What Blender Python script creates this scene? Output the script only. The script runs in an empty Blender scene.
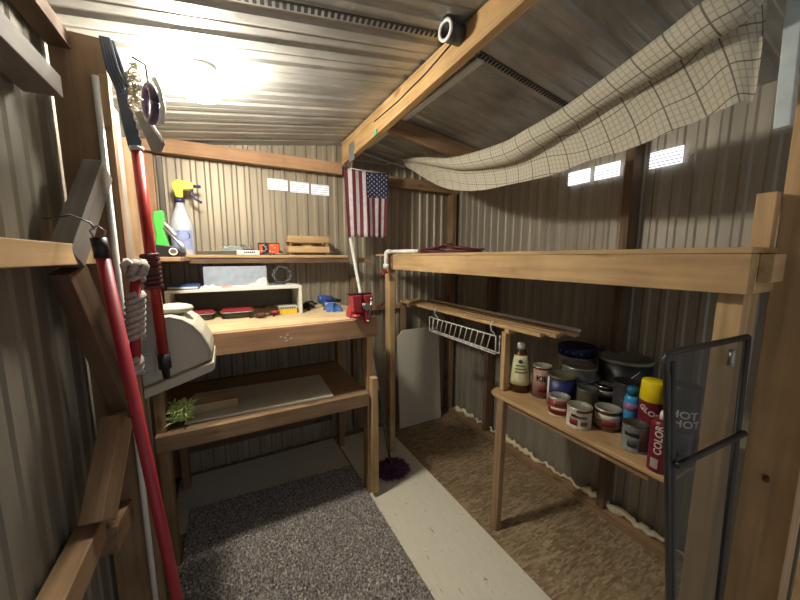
import bpy, bmesh, math, random
from mathutils import Vector, Matrix, Quaternion
random.seed(7)
R = math.radians
SC = bpy.context.scene
COL = SC.collection

# ---------------------------------------------------------------- materials
MATS = {}
def mat_new(name):
    m = bpy.data.materials.new(name); m.use_nodes = True
    nt = m.node_tree
    return m, nt, nt.nodes['Principled BSDF']
def N(nt, typ, **kw):
    n = nt.nodes.new(typ)
    for k, v in kw.items(): setattr(n, k, v)
    return n
def ramp(nt, stops):
    n = nt.nodes.new('ShaderNodeValToRGB'); cr = n.color_ramp
    while len(cr.elements) > 1: cr.elements.remove(cr.elements[-1])
    cr.elements[0].position = stops[0][0]; cr.elements[0].color = (*stops[0][1], 1)
    for p, c in stops[1:]:
        e = cr.elements.new(p); e.color = (*c, 1)
    return n
def s2l(c):
    return tuple(((v/255)/12.92 if v/255 <= .04045 else (((v/255)+.055)/1.055)**2.4) for v in c)
def mul(c, k): return tuple(min(1, v*k) for v in c)
def flat(name, rgb, rough=.6, metal=0., var=.12, scale=30, bump=0., spec=.5, alpha=None, trans=0.):
    """plain surface with a faint mottled variation"""
    if name in MATS: return MATS[name]
    m, nt, b = mat_new(name); c = s2l(rgb)
    tc = N(nt, 'ShaderNodeTexCoord'); no = N(nt, 'ShaderNodeTexNoise')
    no.inputs['Scale'].default_value = scale; no.inputs['Detail'].default_value = 3
    nt.links.new(tc.outputs['Object'], no.inputs['Vector'])
    r = ramp(nt, [(.3, mul(c, 1-var)), (.7, mul(c, 1+var))])
    nt.links.new(no.outputs['Fac'], r.inputs['Fac']); nt.links.new(r.outputs['Color'], b.inputs['Base Color'])
    b.inputs['Roughness'].default_value = rough; b.inputs['Metallic'].default_value = metal
    b.inputs['Specular IOR Level'].default_value = spec
    if bump:
        bp = N(nt, 'ShaderNodeBump'); bp.inputs['Strength'].default_value = bump; bp.inputs['Distance'].default_value = .004
        nt.links.new(no.outputs['Fac'], bp.inputs['Height']); nt.links.new(bp.outputs['Normal'], b.inputs['Normal'])
    if trans: b.inputs['Transmission Weight'].default_value = trans
    if alpha is not None: b.inputs['Alpha'].default_value = alpha
    MATS[name] = m; return m
def emit(name, rgb, s):
    m, nt, b = mat_new(name)
    b.inputs['Base Color'].default_value = (.8, .8, .8, 1)
    b.inputs['Emission Color'].default_value = (*s2l(rgb), 1); b.inputs['Emission Strength'].default_value = s
    MATS[name] = m; return m

def wood(key, rgb, axis, contrast=.35, knots=True, rough=.75):
    name = f'{key}_{axis}'
    if name in MATS: return MATS[name]
    m, nt, b = mat_new(name); c = s2l(rgb)
    tc = N(nt, 'ShaderNodeTexCoord'); oi = N(nt, 'ShaderNodeObjectInfo')
    add = N(nt, 'ShaderNodeVectorMath', operation='ADD')
    ml = N(nt, 'ShaderNodeMath', operation='MULTIPLY'); ml.inputs[1].default_value = 17.3
    nt.links.new(oi.outputs['Random'], ml.inputs[0])
    nt.links.new(tc.outputs['Object'], add.inputs[0]); nt.links.new(ml.outputs[0], add.inputs[1])
    mp = N(nt, 'ShaderNodeMapping'); s = [38., 38., 38.]; s['XYZ'.index(axis)] = 2.2
    mp.inputs['Scale'].default_value = s
    nt.links.new(add.outputs[0], mp.inputs['Vector'])
    n1 = N(nt, 'ShaderNodeTexNoise'); n1.inputs['Scale'].default_value = 1.; n1.inputs['Detail'].default_value = 5; n1.inputs['Distortion'].default_value = .6
    nt.links.new(mp.outputs[0], n1.inputs['Vector'])
    r = ramp(nt, [(.25, mul(c, 1-contrast)), (.5, c), (.75, mul(c, 1+contrast*.6))])
    nt.links.new(n1.outputs['Fac'], r.inputs['Fac'])
    # broad stains
    n2 = N(nt, 'ShaderNodeTexNoise'); n2.inputs['Scale'].default_value = 5.; n2.inputs['Detail'].default_value = 4
    nt.links.new(add.outputs[0], n2.inputs['Vector'])
    r2 = ramp(nt, [(.3, (.76, .73, .69)), (.6, (1, 1, 1))])
    nt.links.new(n2.outputs['Fac'], r2.inputs['Fac'])
    mx = N(nt, 'ShaderNodeMix', data_type='RGBA', blend_type='MULTIPLY'); mx.inputs['Factor'].default_value = 1.
    nt.links.new(r.outputs['Color'], mx.inputs['A']); nt.links.new(r2.outputs['Color'], mx.inputs['B'])
    out = mx.outputs['Result']
    if knots:
        mp2 = N(nt, 'ShaderNodeMapping'); s2 = [9., 9., 9.]; s2['XYZ'.index(axis)] = 3.5
        mp2.inputs['Scale'].default_value = s2
        nt.links.new(add.outputs[0], mp2.inputs['Vector'])
        v = N(nt, 'ShaderNodeTexVoronoi'); v.inputs['Scale'].default_value = 1.
        nt.links.new(mp2.outputs[0], v.inputs['Vector'])
        r3 = ramp(nt, [(.0, (.3, .2, .14)), (.1, (.45, .33, .25)), (.17, (1, 1, 1))])
        nt.links.new(v.outputs['Distance'], r3.inputs['Fac'])
        mx2 = N(nt, 'ShaderNodeMix', data_type='RGBA', blend_type='MULTIPLY'); mx2.inputs['Factor'].default_value = .7
        nt.links.new(out, mx2.inputs['A']); nt.links.new(r3.outputs['Color'], mx2.inputs['B']); out = mx2.outputs['Result']
    hs = N(nt, 'ShaderNodeHueSaturation')
    mr = N(nt, 'ShaderNodeMapRange'); mr.inputs['To Min'].default_value = .88; mr.inputs['To Max'].default_value = 1.12
    nt.links.new(oi.outputs['Random'], mr.inputs['Value']); nt.links.new(mr.outputs[0], hs.inputs['Value'])
    nt.links.new(out, hs.inputs['Color']); nt.links.new(hs.outputs[0], b.inputs['Base Color'])
    b.inputs['Roughness'].default_value = rough; b.inputs['Specular IOR Level'].default_value = .3
    bp = N(nt, 'ShaderNodeBump'); bp.inputs['Strength'].default_value = .25; bp.inputs['Distance'].default_value = .002
    nt.links.new(n1.outputs['Fac'], bp.inputs['Height']); nt.links.new(bp.outputs['Normal'], b.inputs['Normal'])
    MATS[name] = m; return m
PINE = (188, 156, 112); BROWN = (150, 122, 92); DARKW = (112, 90, 70); GREYW = (118, 112, 104); ORANGEW = (200, 164, 112)
WOODS = {'pine': (PINE, .3), 'brown_wood': (BROWN, .35), 'dark_wood': (DARKW, .4), 'grey_wood': (GREYW, .3), 'orange_pine': (ORANGEW, .45), 'reddish_pine': ((180, 142, 108), .3), 'worn_ply': ((202, 180, 140), .25)}
def W(key, axis='X'):
    c, k = WOODS[key]; return wood(key, c, axis, k, knots=key != 'worn_ply')

# corrugated metal walls
def metal_wall(name, rgb, axis):
    m, nt, b = mat_new(name); c = s2l(rgb)
    tc = N(nt, 'ShaderNodeTexCoord')
    mp = N(nt, 'ShaderNodeMapping'); s = [14., 14., 14.]; s[2] = 1.6; mp.inputs['Scale'].default_value = s
    nt.links.new(tc.outputs['Object'], mp.inputs['Vector'])
    n1 = N(nt, 'ShaderNodeTexNoise'); n1.inputs['Scale'].default_value = 1.; n1.inputs['Detail'].default_value = 5
    nt.links.new(mp.outputs[0], n1.inputs['Vector'])
    n2 = N(nt, 'ShaderNodeTexNoise'); n2.inputs['Scale'].default_value = 260.; n2.inputs['Detail'].default_value = 2
    nt.links.new(tc.outputs['Object'], n2.inputs['Vector'])
    r = ramp(nt, [(.25, mul(c, .78)), (.55, c), (.8, mul(c, 1.22))])
    nt.links.new(n1.outputs['Fac'], r.inputs['Fac']); nt.links.new(r.outputs['Color'], b.inputs['Base Color'])
    b.inputs['Metallic'].default_value = .25; b.inputs['Roughness'].default_value = .48
    bp = N(nt, 'ShaderNodeBump'); bp.inputs['Strength'].default_value = .35; bp.inputs['Distance'].default_value = .0015
    nt.links.new(n2.outputs['Fac'], bp.inputs['Height']); nt.links.new(bp.outputs['Normal'], b.inputs['Normal'])
    MATS[name] = m; return m
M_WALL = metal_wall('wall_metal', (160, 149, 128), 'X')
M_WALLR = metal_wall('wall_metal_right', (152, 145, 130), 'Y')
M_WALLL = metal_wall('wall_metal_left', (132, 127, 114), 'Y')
def roof_mat():
    m, nt, b = mat_new('roof_metal')
    tc = N(nt, 'ShaderNodeTexCoord')
    mp = N(nt, 'ShaderNodeMapping'); mp.inputs['Scale'].default_value = (3., 9., 3.)
    nt.links.new(tc.outputs['Object'], mp.inputs['Vector'])
    n1 = N(nt, 'ShaderNodeTexNoise'); n1.inputs['Scale'].default_value = 1.; n1.inputs['Detail'].default_value = 8; n1.inputs['Roughness'].default_value = .65
    nt.links.new(mp.outputs[0], n1.inputs['Vector'])
    r = ramp(nt, [(.3, s2l((134, 134, 130))), (.5, s2l((166, 166, 160))), (.72, s2l((196, 194, 188)))])
    nt.links.new(n1.outputs['Fac'], r.inputs['Fac'])
    n2 = N(nt, 'ShaderNodeTexNoise'); n2.inputs['Scale'].default_value = 6.; n2.inputs['Detail'].default_value = 9; n2.inputs['Roughness'].default_value = .7; n2.inputs['Distortion'].default_value = 1.2
    nt.links.new(tc.outputs['Object'], n2.inputs['Vector'])
    r2 = ramp(nt, [(.6, (0, 0, 0)), (.66, (1, 1, 1))])
    nt.links.new(n2.outputs['Fac'], r2.inputs['Fac'])
    mx = N(nt, 'ShaderNodeMix', data_type='RGBA')
    ml = N(nt, 'ShaderNodeMath', operation='MULTIPLY'); ml.inputs[1].default_value = .55
    nt.links.new(r2.outputs['Color'], ml.inputs[0]); nt.links.new(ml.outputs[0], mx.inputs['Factor'])
    nt.links.new(r.outputs['Color'], mx.inputs['A']); mx.inputs['B'].default_value = (*s2l((190, 186, 180)), 1)
    nt.links.new(mx.outputs['Result'], b.inputs['Base Color'])
    b.inputs['Metallic'].default_value = .4
    rr = ramp(nt, [(.3, (.3,)*3), (.7, (.5,)*3)]); nt.links.new(n2.outputs['Fac'], rr.inputs['Fac'])
    nt.links.new(rr.outputs['Color'], b.inputs['Roughness'])
    n3 = N(nt, 'ShaderNodeTexNoise'); n3.inputs['Scale'].default_value = 180.
    nt.links.new(tc.outputs['Object'], n3.inputs['Vector'])
    bp = N(nt, 'ShaderNodeBump'); bp.inputs['Strength'].default_value = .3; bp.inputs['Distance'].default_value = .0015
    nt.links.new(n3.outputs['Fac'], bp.inputs['Height']); nt.links.new(bp.outputs['Normal'], b.inputs['Normal'])
    return m
M_ROOF = roof_mat()
def osb_mat():
    m, nt, b = mat_new('osb')
    tc = N(nt, 'ShaderNodeTexCoord'); out = None
    for i, (ang, sx, sy) in enumerate([(12, 14, 85), (-22, 16, 90), (50, 18, 95)]):
        mp = N(nt, 'ShaderNodeMapping'); mp.inputs['Rotation'].default_value = (0, 0, R(ang)); mp.inputs['Scale'].default_value = (sx, sy, 1)
        nt.links.new(tc.outputs['Object'], mp.inputs['Vector'])
        v = N(nt, 'ShaderNodeTexVoronoi'); v.inputs['Scale'].default_value = 1.
        nt.links.new(mp.outputs[0], v.inputs['Vector'])
        r = ramp(nt, [(0, s2l((122, 103, 74))), (.5, s2l((152, 132, 100))), (1, s2l((180, 160, 128)))])
        sp = N(nt, 'ShaderNodeSeparateColor'); nt.links.new(v.outputs['Color'], sp.inputs[0])
        nt.links.new(sp.outputs[i], r.inputs['Fac'])
        if out is None: out = r.outputs['Color']
        else:
            mx = N(nt, 'ShaderNodeMix', data_type='RGBA')
            ns = N(nt, 'ShaderNodeTexNoise'); ns.inputs['Scale'].default_value = 14+6*i
            nt.links.new(tc.outputs['Object'], ns.inputs['Vector'])
            rr = ramp(nt, [(.45, (0,)*3), (.55, (1,)*3)]); nt.links.new(ns.outputs['Fac'], rr.inputs['Fac'])
            nt.links.new(rr.outputs['Color'], mx.inputs['Factor'])
            nt.links.new(out, mx.inputs['A']); nt.links.new(r.outputs['Color'], mx.inputs['B']); out = mx.outputs['Result']
    n2 = N(nt, 'ShaderNodeTexNoise'); n2.inputs['Scale'].default_value = 2.5; n2.inputs['Detail'].default_value = 5
    nt.links.new(tc.outputs['Object'], n2.inputs['Vector'])
    r2 = ramp(nt, [(.35, (.62, .58, .54)), (.65, (1, 1, 1))]); nt.links.new(n2.outputs['Fac'], r2.inputs['Fac'])
    mx = N(nt, 'ShaderNodeMix', data_type='RGBA', blend_type='MULTIPLY'); mx.inputs['Factor'].default_value = .8
    nt.links.new(out, mx.inputs['A']); nt.links.new(r2.outputs['Color'], mx.inputs['B'])
    nt.links.new(mx.outputs['Result'], b.inputs['Base Color'])
    b.inputs['Roughness'].default_value = .7
    return m
M_OSB = osb_mat()
def rug_mat():
    m, nt, b = mat_new('rug_pile')
    tc = N(nt, 'ShaderNodeTexCoord')
    n = N(nt, 'ShaderNodeTexNoise'); n.inputs['Scale'].default_value = 100.; n.inputs['Detail'].default_value = 3
    nt.links.new(tc.outputs['Object'], n.inputs['Vector'])
    r = ramp(nt, [(.34, s2l((104, 96, 90))), (.45, s2l((142, 135, 128))), (.55, s2l((172, 165, 158))), (.66, s2l((208, 202, 194)))])
    nt.links.new(n.outputs['Fac'], r.inputs['Fac']); nt.links.new(r.outputs['Color'], b.inputs['Base Color'])
    b.inputs['Roughness'].default_value = 1.; b.inputs['Specular IOR Level'].default_value = .1
    return m
M_RUG = rug_mat()
def scuffed(name, rgb, mark=(120, 108, 84), thr=.66, sc=7.):
    m, nt, b = mat_new(name)
    tc = N(nt, 'ShaderNodeTexCoord')
    mp = N(nt, 'ShaderNodeMapping'); mp.inputs['Scale'].default_value = (5, 1.5, 1); mp.inputs['Rotation'].default_value = (0, 0, R(30))
    nt.links.new(tc.outputs['Object'], mp.inputs['Vector'])
    n = N(nt, 'ShaderNodeTexNoise'); n.inputs['Scale'].default_value = sc; n.inputs['Detail'].default_value = 7; n.inputs['Roughness'].default_value = .7
    nt.links.new(mp.outputs[0], n.inputs['Vector'])
    c = s2l(rgb)
    r = ramp(nt, [(.3, mul(c, .9)), (thr-.05, c), (thr+.02, s2l(mark))])
    nt.links.new(n.outputs['Fac'], r.inputs['Fac']); nt.links.new(r.outputs['Color'], b.inputs['Base Color'])
    b.inputs['Roughness'].default_value = .55
    MATS[name] = m; return m
M_BOARD = scuffed('white_floor_board', (228, 222, 202))
M_SHEET = scuffed('white_sheet', (216, 212, 198), thr=.75)
M_PANEL = scuffed('grey_beige_panel', (206, 200, 182), thr=.74, sc=3)
M_WHITEPAINT = scuffed('white_paint', (214, 214, 204), thr=.78)
def cloth_mat():
    m, nt, b = mat_new('plaid_cloth')
    uv = N(nt, 'ShaderNodeUVMap'); uv.uv_map = 'UVMap'
    sp = N(nt, 'ShaderNodeSeparateXYZ'); nt.links.new(uv.outputs[0], sp.inputs[0])
    def line(sock, per, wid):
        d = N(nt, 'ShaderNodeMath', operation='DIVIDE'); d.inputs[1].default_value = per; nt.links.new(sock, d.inputs[0])
        fr = N(nt, 'ShaderNodeMath', operation='FRACT'); nt.links.new(d.outputs[0], fr.inputs[0])
        lt = N(nt, 'ShaderNodeMath', operation='LESS_THAN'); lt.inputs[1].default_value = wid/per; nt.links.new(fr.outputs[0], lt.inputs[0])
        return lt.outputs[0]
    def mx(a, bb, op='MAXIMUM'):
        n = N(nt, 'ShaderNodeMath', operation=op); nt.links.new(a, n.inputs[0])
        if hasattr(bb, 'links'): nt.links.new(bb, n.inputs[1])
        else: n.inputs[1].default_value = bb
        return n.outputs[0]
    big = mx(line(sp.outputs[0], .085, .0045), line(sp.outputs[1], .078, .0035))
    fine = mx(line(sp.outputs[0], .017, .0035), line(sp.outputs[1], .0195, .003))
    fac = mx(mx(big, .7, 'MULTIPLY'), mx(fine, .3, 'MULTIPLY'))
    mix = N(nt, 'ShaderNodeMix', data_type='RGBA')
    mix.inputs['A'].default_value = (*s2l((206, 200, 180)), 1); mix.inputs['B'].default_value = (*s2l((46, 40, 36)), 1)
    nt.links.new(fac, mix.inputs['Factor']); nt.links.new(mix.outputs['Result'], b.inputs['Base Color'])
    b.inputs['Roughness'].default_value = .95; b.inputs['Specular IOR Level'].default_value = .1
    tr = N(nt, 'ShaderNodeBsdfTranslucent'); nt.links.new(mix.outputs['Result'], tr.inputs['Color'])
    ms = N(nt, 'ShaderNodeMixShader'); ms.inputs[0].default_value = .25
    o = nt.nodes['Material Output']
    nt.links.new(b.outputs[0], ms.inputs[1]); nt.links.new(tr.outputs[0], ms.inputs[2]); nt.links.new(ms.outputs[0], o.inputs[0])
    return m
M_CLOTH = cloth_mat()
def see_through(name, rgb, fac):
    m, nt, b = mat_new(name)
    b.inputs['Base Color'].default_value = (*s2l(rgb), 1); b.inputs['Roughness'].default_value = .6
    t = N(nt, 'ShaderNodeBsdfTransparent'); ms = N(nt, 'ShaderNodeMixShader'); ms.inputs[0].default_value = fac
    nt.links.new(t.outputs[0], ms.inputs[1]); nt.links.new(b.outputs[0], ms.inputs[2])
    nt.links.new(ms.outputs[0], nt.nodes['Material Output'].inputs[0]); MATS[name] = m; return m
M_MESH = see_through('screen_mesh', (60, 56, 44), .66)
M_BAG = see_through('clear_plastic', (205, 212, 212), .6)

BLACK = flat('black_plastic', (26, 26, 28), .45); DGREY = flat('dark_grey_plastic', (62, 62, 64), .5)
RED = flat('red_paint', (160, 42, 52), .45, var=.08); REDD = flat('dark_red_plastic', (120, 26, 34), .45)
REDM = flat('red_metallic', (168, 52, 44), .3, metal=.35, var=.05); MAROON = flat('maroon_label', (104, 18, 42), .4, var=.08)
WHITE = flat('white_plastic', (222, 222, 216), .45, var=.04); BEIGE = flat('beige_plastic', (190, 184, 164), .5, var=.04, scale=6)
YELLOW = flat('yellow_plastic', (238, 214, 20), .4, var=.04); BLUE = flat('blue_plastic', (44, 76, 142), .4)
NAVY = flat('navy_label', (22, 36, 92), .45); LBLUE = flat('light_blue_plastic', (58, 146, 204), .35)
GREEN = flat('green_plastic', (74, 200, 70), .4, var=.05); STEEL = flat('steel', (150, 148, 142), .35, metal=.8)
TIN = flat('tin_lid', (186, 182, 168), .35, metal=.55); CHROME = flat('chrome', (205, 208, 212), .18, metal=1.)
DTIN = flat('dark_tin', (92, 92, 84), .4, metal=.5); SILVER = flat('silver_label', (142, 146, 148), .45, metal=.3)
ORANGE = flat('orange_print', (226, 86, 34), .5); FOAM = flat('foam', (226, 216, 178), .9, var=.15, scale=60, bump=.5)
AMBER = flat('amber_liquid', (70, 40, 18), .15); CREAM = flat('cream_label', (206, 206, 160), .6)
ROPE = flat('grey_rope', (172, 164, 154), .9, var=.3, scale=120); PURPLE = flat('purple_fluff', (104, 66, 96), 1., var=.35, scale=90)
LGREEN = flat('pale_green_fluff', (206, 226, 140), .9, var=.3, scale=60); PAPER = flat('paper', (216, 214, 206), .8)
GALV = flat('galvanised', (170, 176, 180), .4, metal=.7); WIREW = flat('white_wire', (216, 214, 204), .4)
GREYP = flat('grey_panel', (150, 158, 170), .55); BLUEG = flat('blue_cloth', (60, 98, 160), .8); FLAGR = flat('flag_red', (98, 38, 50), .85)
FLAGW = flat('flag_white', (196, 186, 188), .85); FLAGB = flat('flag_blue', (30, 38, 72), .85); YBOX = flat('yellow_card', (226, 190, 40), .6)
SLEEVE = flat('dark_red_sleeve', (78, 36, 36), .7, var=.3); DFRAME = flat('dark_metal_frame', (54, 50, 46), .45, metal=.4)
TANL = flat('pink_tan_label', (160, 126, 112), .6); OLIVE = flat('olive_tin', (98, 94, 74), .45, metal=.2); BROWNL = flat('brown_label', (92, 58, 48), .6)
RLAB = flat('red_label', (134, 34, 32), .55); WLAB = flat('white_label', (206, 200, 182), .6); LGREY = flat('light_grey', (176, 176, 172), .5)
BLUEJ = flat('bluish_strap', (84, 90, 104), .6); FADED = flat('pale_trim', (196, 206, 206), .5)

# ---------------------------------------------------------------- geometry helpers
def box(bm, x0, x1, y0, y1, z0, z1, mi=0):
    vs = [bm.verts.new((x, y, z)) for z in (z0, z1) for y in (y0, y1) for x in (x0, x1)]
    for f in ((0, 2, 3, 1), (4, 5, 7, 6), (0, 1, 5, 4), (2, 6, 7, 3), (0, 4, 6, 2), (1, 3, 7, 5)):
        bm.faces.new([vs[i] for i in f]).material_index = mi
def frame_of(d):
    d = d.normalized(); a = Vector((0, 0, 1)) if abs(d.z) < .9 else Vector((1, 0, 0))
    u = d.cross(a).normalized(); return u, d.cross(u).normalized()
def tube(bm, pts, r, seg=8, cap=True, mi=0, rs=None):
    pts = [Vector(p) for p in pts]; rings = []; pu = None
    for i, p in enumerate(pts):
        d = (pts[min(i+1, len(pts)-1)]-pts[max(i-1, 0)])
        if pu is None: u, v = frame_of(d)
        else:
            dn = d.normalized(); u = (pu-dn*pu.dot(dn)).normalized(); v = dn.cross(u)
        pu = u; rr = rs[i] if rs else r
        rings.append([bm.verts.new(p+(u*math.cos(2*math.pi*k/seg)+v*math.sin(2*math.pi*k/seg))*rr) for k in range(seg)])
    for a, b in zip(rings, rings[1:]):
        for k in range(seg):
            f = bm.faces.new((a[k], a[(k+1) % seg], b[(k+1) % seg], b[k])); f.smooth = True; f.material_index = mi
    if cap:
        for ring in (rings[0], rings[-1]):
            try: bm.faces.new(ring).material_index = mi
            except ValueError: pass
def lathe(bm, c, prof, seg=28, axis=None, mi=0):
    """prof: list of (radius, height) along axis (default z)"""
    c = Vector(c); q = Quaternion() if axis is None else Vector((0, 0, 1)).rotation_difference(Vector(axis).normalized())
    rings = []
    for r, h in prof:
        if r < 1e-5: rings.append([bm.verts.new(c+q@Vector((0, 0, h)))])
        else: rings.append([bm.verts.new(c+q@Vector((r*math.cos(2*math.pi*k/seg), r*math.sin(2*math.pi*k/seg), h))) for k in range(seg)])
    for a, b in zip(rings, rings[1:]):
        for k in range(seg):
            k2 = (k+1) % seg
            if len(a) == 1 and len(b) == 1: continue
            if len(a) == 1: f = bm.faces.new((a[0], b[k2], b[k]))
            elif len(b) == 1: f = bm.faces.new((a[k], a[k2], b[0]))
            else: f = bm.faces.new((a[k], a[k2], b[k2], b[k]))
            f.smooth = True; f.material_index = mi
def prism(bm, poly, a0, a1, axis='Y', mi=0):
    """polygon in the two other axes extruded along axis"""
    def P(p, a): return {'Y': (p[0], a, p[1]), 'X': (a, p[0], p[1]), 'Z': (p[0], p[1], a)}[axis]
    A = [bm.verts.new(P(p, a0)) for p in poly]; B = [bm.verts.new(P(p, a1)) for p in poly]
    bm.faces.new(A).material_index = mi; bm.faces.new(B[::-1]).material_index = mi
    n = len(poly)
    for i in range(n): bm.faces.new((A[i], A[(i+1) % n], B[(i+1) % n], B[i])).material_index = mi
def sphere(bm, c, r, sc=(1, 1, 1), seg=12, mi=0):
    lathe_p = [(r*math.sin(math.pi*i/8), -r*math.cos(math.pi*i/8)) for i in range(9)]
    b2 = bmesh.new(); lathe(b2, (0, 0, 0), lathe_p, seg, mi=mi)
    me = bpy.data.meshes.new('t'); 
    bmesh.ops.scale(b2, vec=sc, verts=b2.verts); bmesh.ops.translate(b2, vec=c, verts=b2.verts)
    b2.to_mesh(me); b2.free(); bm.from_mesh(me); bpy.data.meshes.remove(me)

def finish(name, bm, mats, parent=None, bevel=0, smooth_angle=True, normals=True, solid=0):
    """link a world-coordinate bmesh as one object with its origin at the base centre"""
    if normals: bmesh.ops.recalc_face_normals(bm, faces=bm.faces)
    xs = [v.co.x for v in bm.verts]; ys = [v.co.y for v in bm.verts]; zs = [v.co.z for v in bm.verts]
    c = Vector(((min(xs)+max(xs))/2, (min(ys)+max(ys))/2, min(zs)))
    bmesh.ops.translate(bm, vec=-c, verts=bm.verts)
    me = bpy.data.meshes.new(name); bm.to_mesh(me); bm.free()
    o = bpy.data.objects.new(name, me); COL.objects.link(o)
    for m in (mats if isinstance(mats, (list, tuple)) else [mats]): me.materials.append(m)
    o.location = c
    if parent is not None:
        o.parent = parent; o.matrix_parent_inverse = world_of(parent).inverted()
    if bevel:
        md = o.modifiers.new('bevel', 'BEVEL'); md.width = bevel; md.segments = 2; md.limit_method = 'ANGLE'
    if solid:
        md = o.modifiers.new('solid', 'SOLIDIFY'); md.thickness = solid; md.offset = 0
    return o
def world_of(o):
    m = Matrix.LocRotScale(o.location, o.rotation_euler.to_quaternion(), None)
    if o.parent is not None: m = world_of(o.parent)@o.matrix_parent_inverse@m
    return m
def tag(o, label, cat, group=None):
    o['label'] = label; o['category'] = cat
    if group: o['group'] = group
    return o
def thing(name, label, cat, loc, group=None):
    o = bpy.data.objects.new(name, None); COL.objects.link(o); o.location = loc; o.empty_display_size = .05
    return tag(o, label, cat, group)
def struct(o, label=None):
    o['kind'] = 'structure'
    if label: o['label'] = label
    return o
def bx(name, x0, x1, y0, y1, z0, z1, mat, parent=None, bevel=.0015):
    bm = bmesh.new(); box(bm, x0, x1, y0, y1, z0, z1); return finish(name, bm, mat, parent, bevel)
def plank(name, x0, x1, y0, y1, z0, z1, key, parent=None, bevel=.002):
    d = (abs(x1-x0), abs(y1-y0), abs(z1-z0)); ax = 'XYZ'[d.index(max(d))]
    return bx(name, x0, x1, y0, y1, z0, z1, W(key, ax), parent, bevel)
def lumber(name, p0, p1, w, t, key, parent=None, up=(0, 0, 1)):
    """board from p0 to p1; w across the `up` direction, t the other; grain along local X"""
    p0, p1 = Vector(p0), Vector(p1); d = p1-p0; L = d.length; x = d.normalized()
    if abs(Vector(up).dot(x)) > .95: up = (1, 0, 0)
    y = Vector(up).cross(x).normalized(); z = x.cross(y)
    bm = bmesh.new(); box(bm, -L/2, L/2, -t/2, t/2, -w/2, w/2)
    me = bpy.data.meshes.new(name); bmesh.ops.recalc_face_normals(bm, faces=bm.faces); bm.to_mesh(me); bm.free()
    o = bpy.data.objects.new(name, me); COL.objects.link(o); me.materials.append(W(key, 'X') if isinstance(key, str) else key)
    M = Matrix((x, y, z)).transposed()
    o.location = (p0+p1)/2; o.rotation_euler = M.to_euler()
    if parent is not None:
        o.parent = parent; o.matrix_parent_inverse = world_of(parent).inverted()
    md = o.modifiers.new('bevel', 'BEVEL'); md.width = .002; md.segments = 2
    return o
def tree_copy(o, parent=None):
    c = o.copy(); COL.objects.link(c)
    if parent is not None: c.parent = parent
    for ch in [k for k in bpy.data.objects if k.parent == o]: tree_copy(ch, c)
    return c
def text_bm(body, size, depth=.0006, bold=False):
    cu = bpy.data.curves.new('t', 'FONT'); cu.body = body; cu.size = size; cu.extrude = depth
    cu.align_x = 'CENTER'; cu.align_y = 'CENTER'; cu.resolution_u = 3
    if bold: cu.offset = size*.02
    o = bpy.data.objects.new('t', cu); COL.objects.link(o)
    dg = bpy.context.evaluated_depsgraph_get(); me = bpy.data.meshes.new_from_object(o.evaluated_get(dg))
    bm = bmesh.new(); bm.from_mesh(me); bpy.data.objects.remove(o); bpy.data.meshes.remove(me)
    return bm
def wrap_text(name, body, size, c, r, z, mat, parent, ang=None, rot=0., bold=True):
    """lettering bent round an upright cylinder, centred on the direction ang"""
    bm = text_bm(body, size, bold=bold); bmesh.ops.subdivide_edges(bm, edges=[e for e in bm.edges if e.calc_length() > size*.3], cuts=1)
    if rot: bmesh.ops.rotate(bm, cent=(0, 0, 0), matrix=Matrix.Rotation(rot, 3, 'Z'), verts=bm.verts)
    if ang is None: ang = math.atan2(-c[1], -c[0])
    for v in bm.verts:
        a = ang+v.co.x/r; rr = r+.0012+v.co.z
        v.co = Vector((c[0]+rr*math.cos(a), c[1]+rr*math.sin(a), z+v.co.y))
    return finish(name, bm, mat, parent)

# ---------------------------------------------------------------- shell of the shed
XL, XR, YB, YF = -.40, 1.88, 2.46, -.35
RIDGE, SL, RX = 2.27, .147, .80
def roof(x): return RIDGE-SL*abs(x-RX)
PITCH = .0755
def rib(t):
    """depth of the corrugation at distance t"""
    q = (t/PITCH) % 1.
    if q < .12: return q/.12
    if q < .38: return 1.
    if q < .5: return (0.5-q)/.12
    return 0.
def corr_wall(name, a0, a1, top, place, mat, depth=.011):
    bm = bmesh.new(); ts = []
    k = math.floor(a0/PITCH)
    while k*PITCH < a1:
        for q in (0, .12, .38, .5): 
            t = (k+q)*PITCH
            if a0 <= t <= a1: ts.append(t)
        k += 1
    ts = [a0]+ts+[a1]; prev = None
    if a0 < RX < a1 and name == 'wall_back': ts = sorted(ts+[RX])
    for t in ts:
        d = rib(t)*depth
        cur = (bm.verts.new(place(t, d, 0)), bm.verts.new(place(t, d, top(t))))
        if prev: bm.faces.new((prev[0], cur[0], cur[1], prev[1]))
        prev = cur
    return struct(finish(name, bm, mat, solid=.0012))
corr_wall('wall_back', XL, XR, lambda t: roof(t), lambda t, d, z: (t, YB-d, z), M_WALL, .009)
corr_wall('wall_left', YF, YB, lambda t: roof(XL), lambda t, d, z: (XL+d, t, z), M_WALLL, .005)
corr_wall('wall_right', YF, YB, lambda t: roof(XR), lambda t, d, z: (XR-d, t, z), M_WALLR, .0045)
# roof slopes with ribs running across
bm = bmesh.new()
for x0, x1 in ((XL-.05, RX), (RX, XR+.05)):
    ys = []; y = YF
    while y < YB+.05:
        ys += [(y, 0), (y+.012, .009), (y+.032, .009), (y+.044, 0)]
        ys += [(y+.085, 0), (y+.09, .002), (y+.098, .002), (y+.103, 0)]
        y += .133
    pv = None
    for y, d in ys:
        cur = (bm.verts.new((x0, y, roof(x0)+d)), bm.verts.new((x1, y, roof(x1)+d)))
        if pv: bm.faces.new((pv[0], cur[0], cur[1], pv[1]))
        pv = cur
struct(finish('ceiling', bm, M_ROOF, solid=.001))
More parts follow.
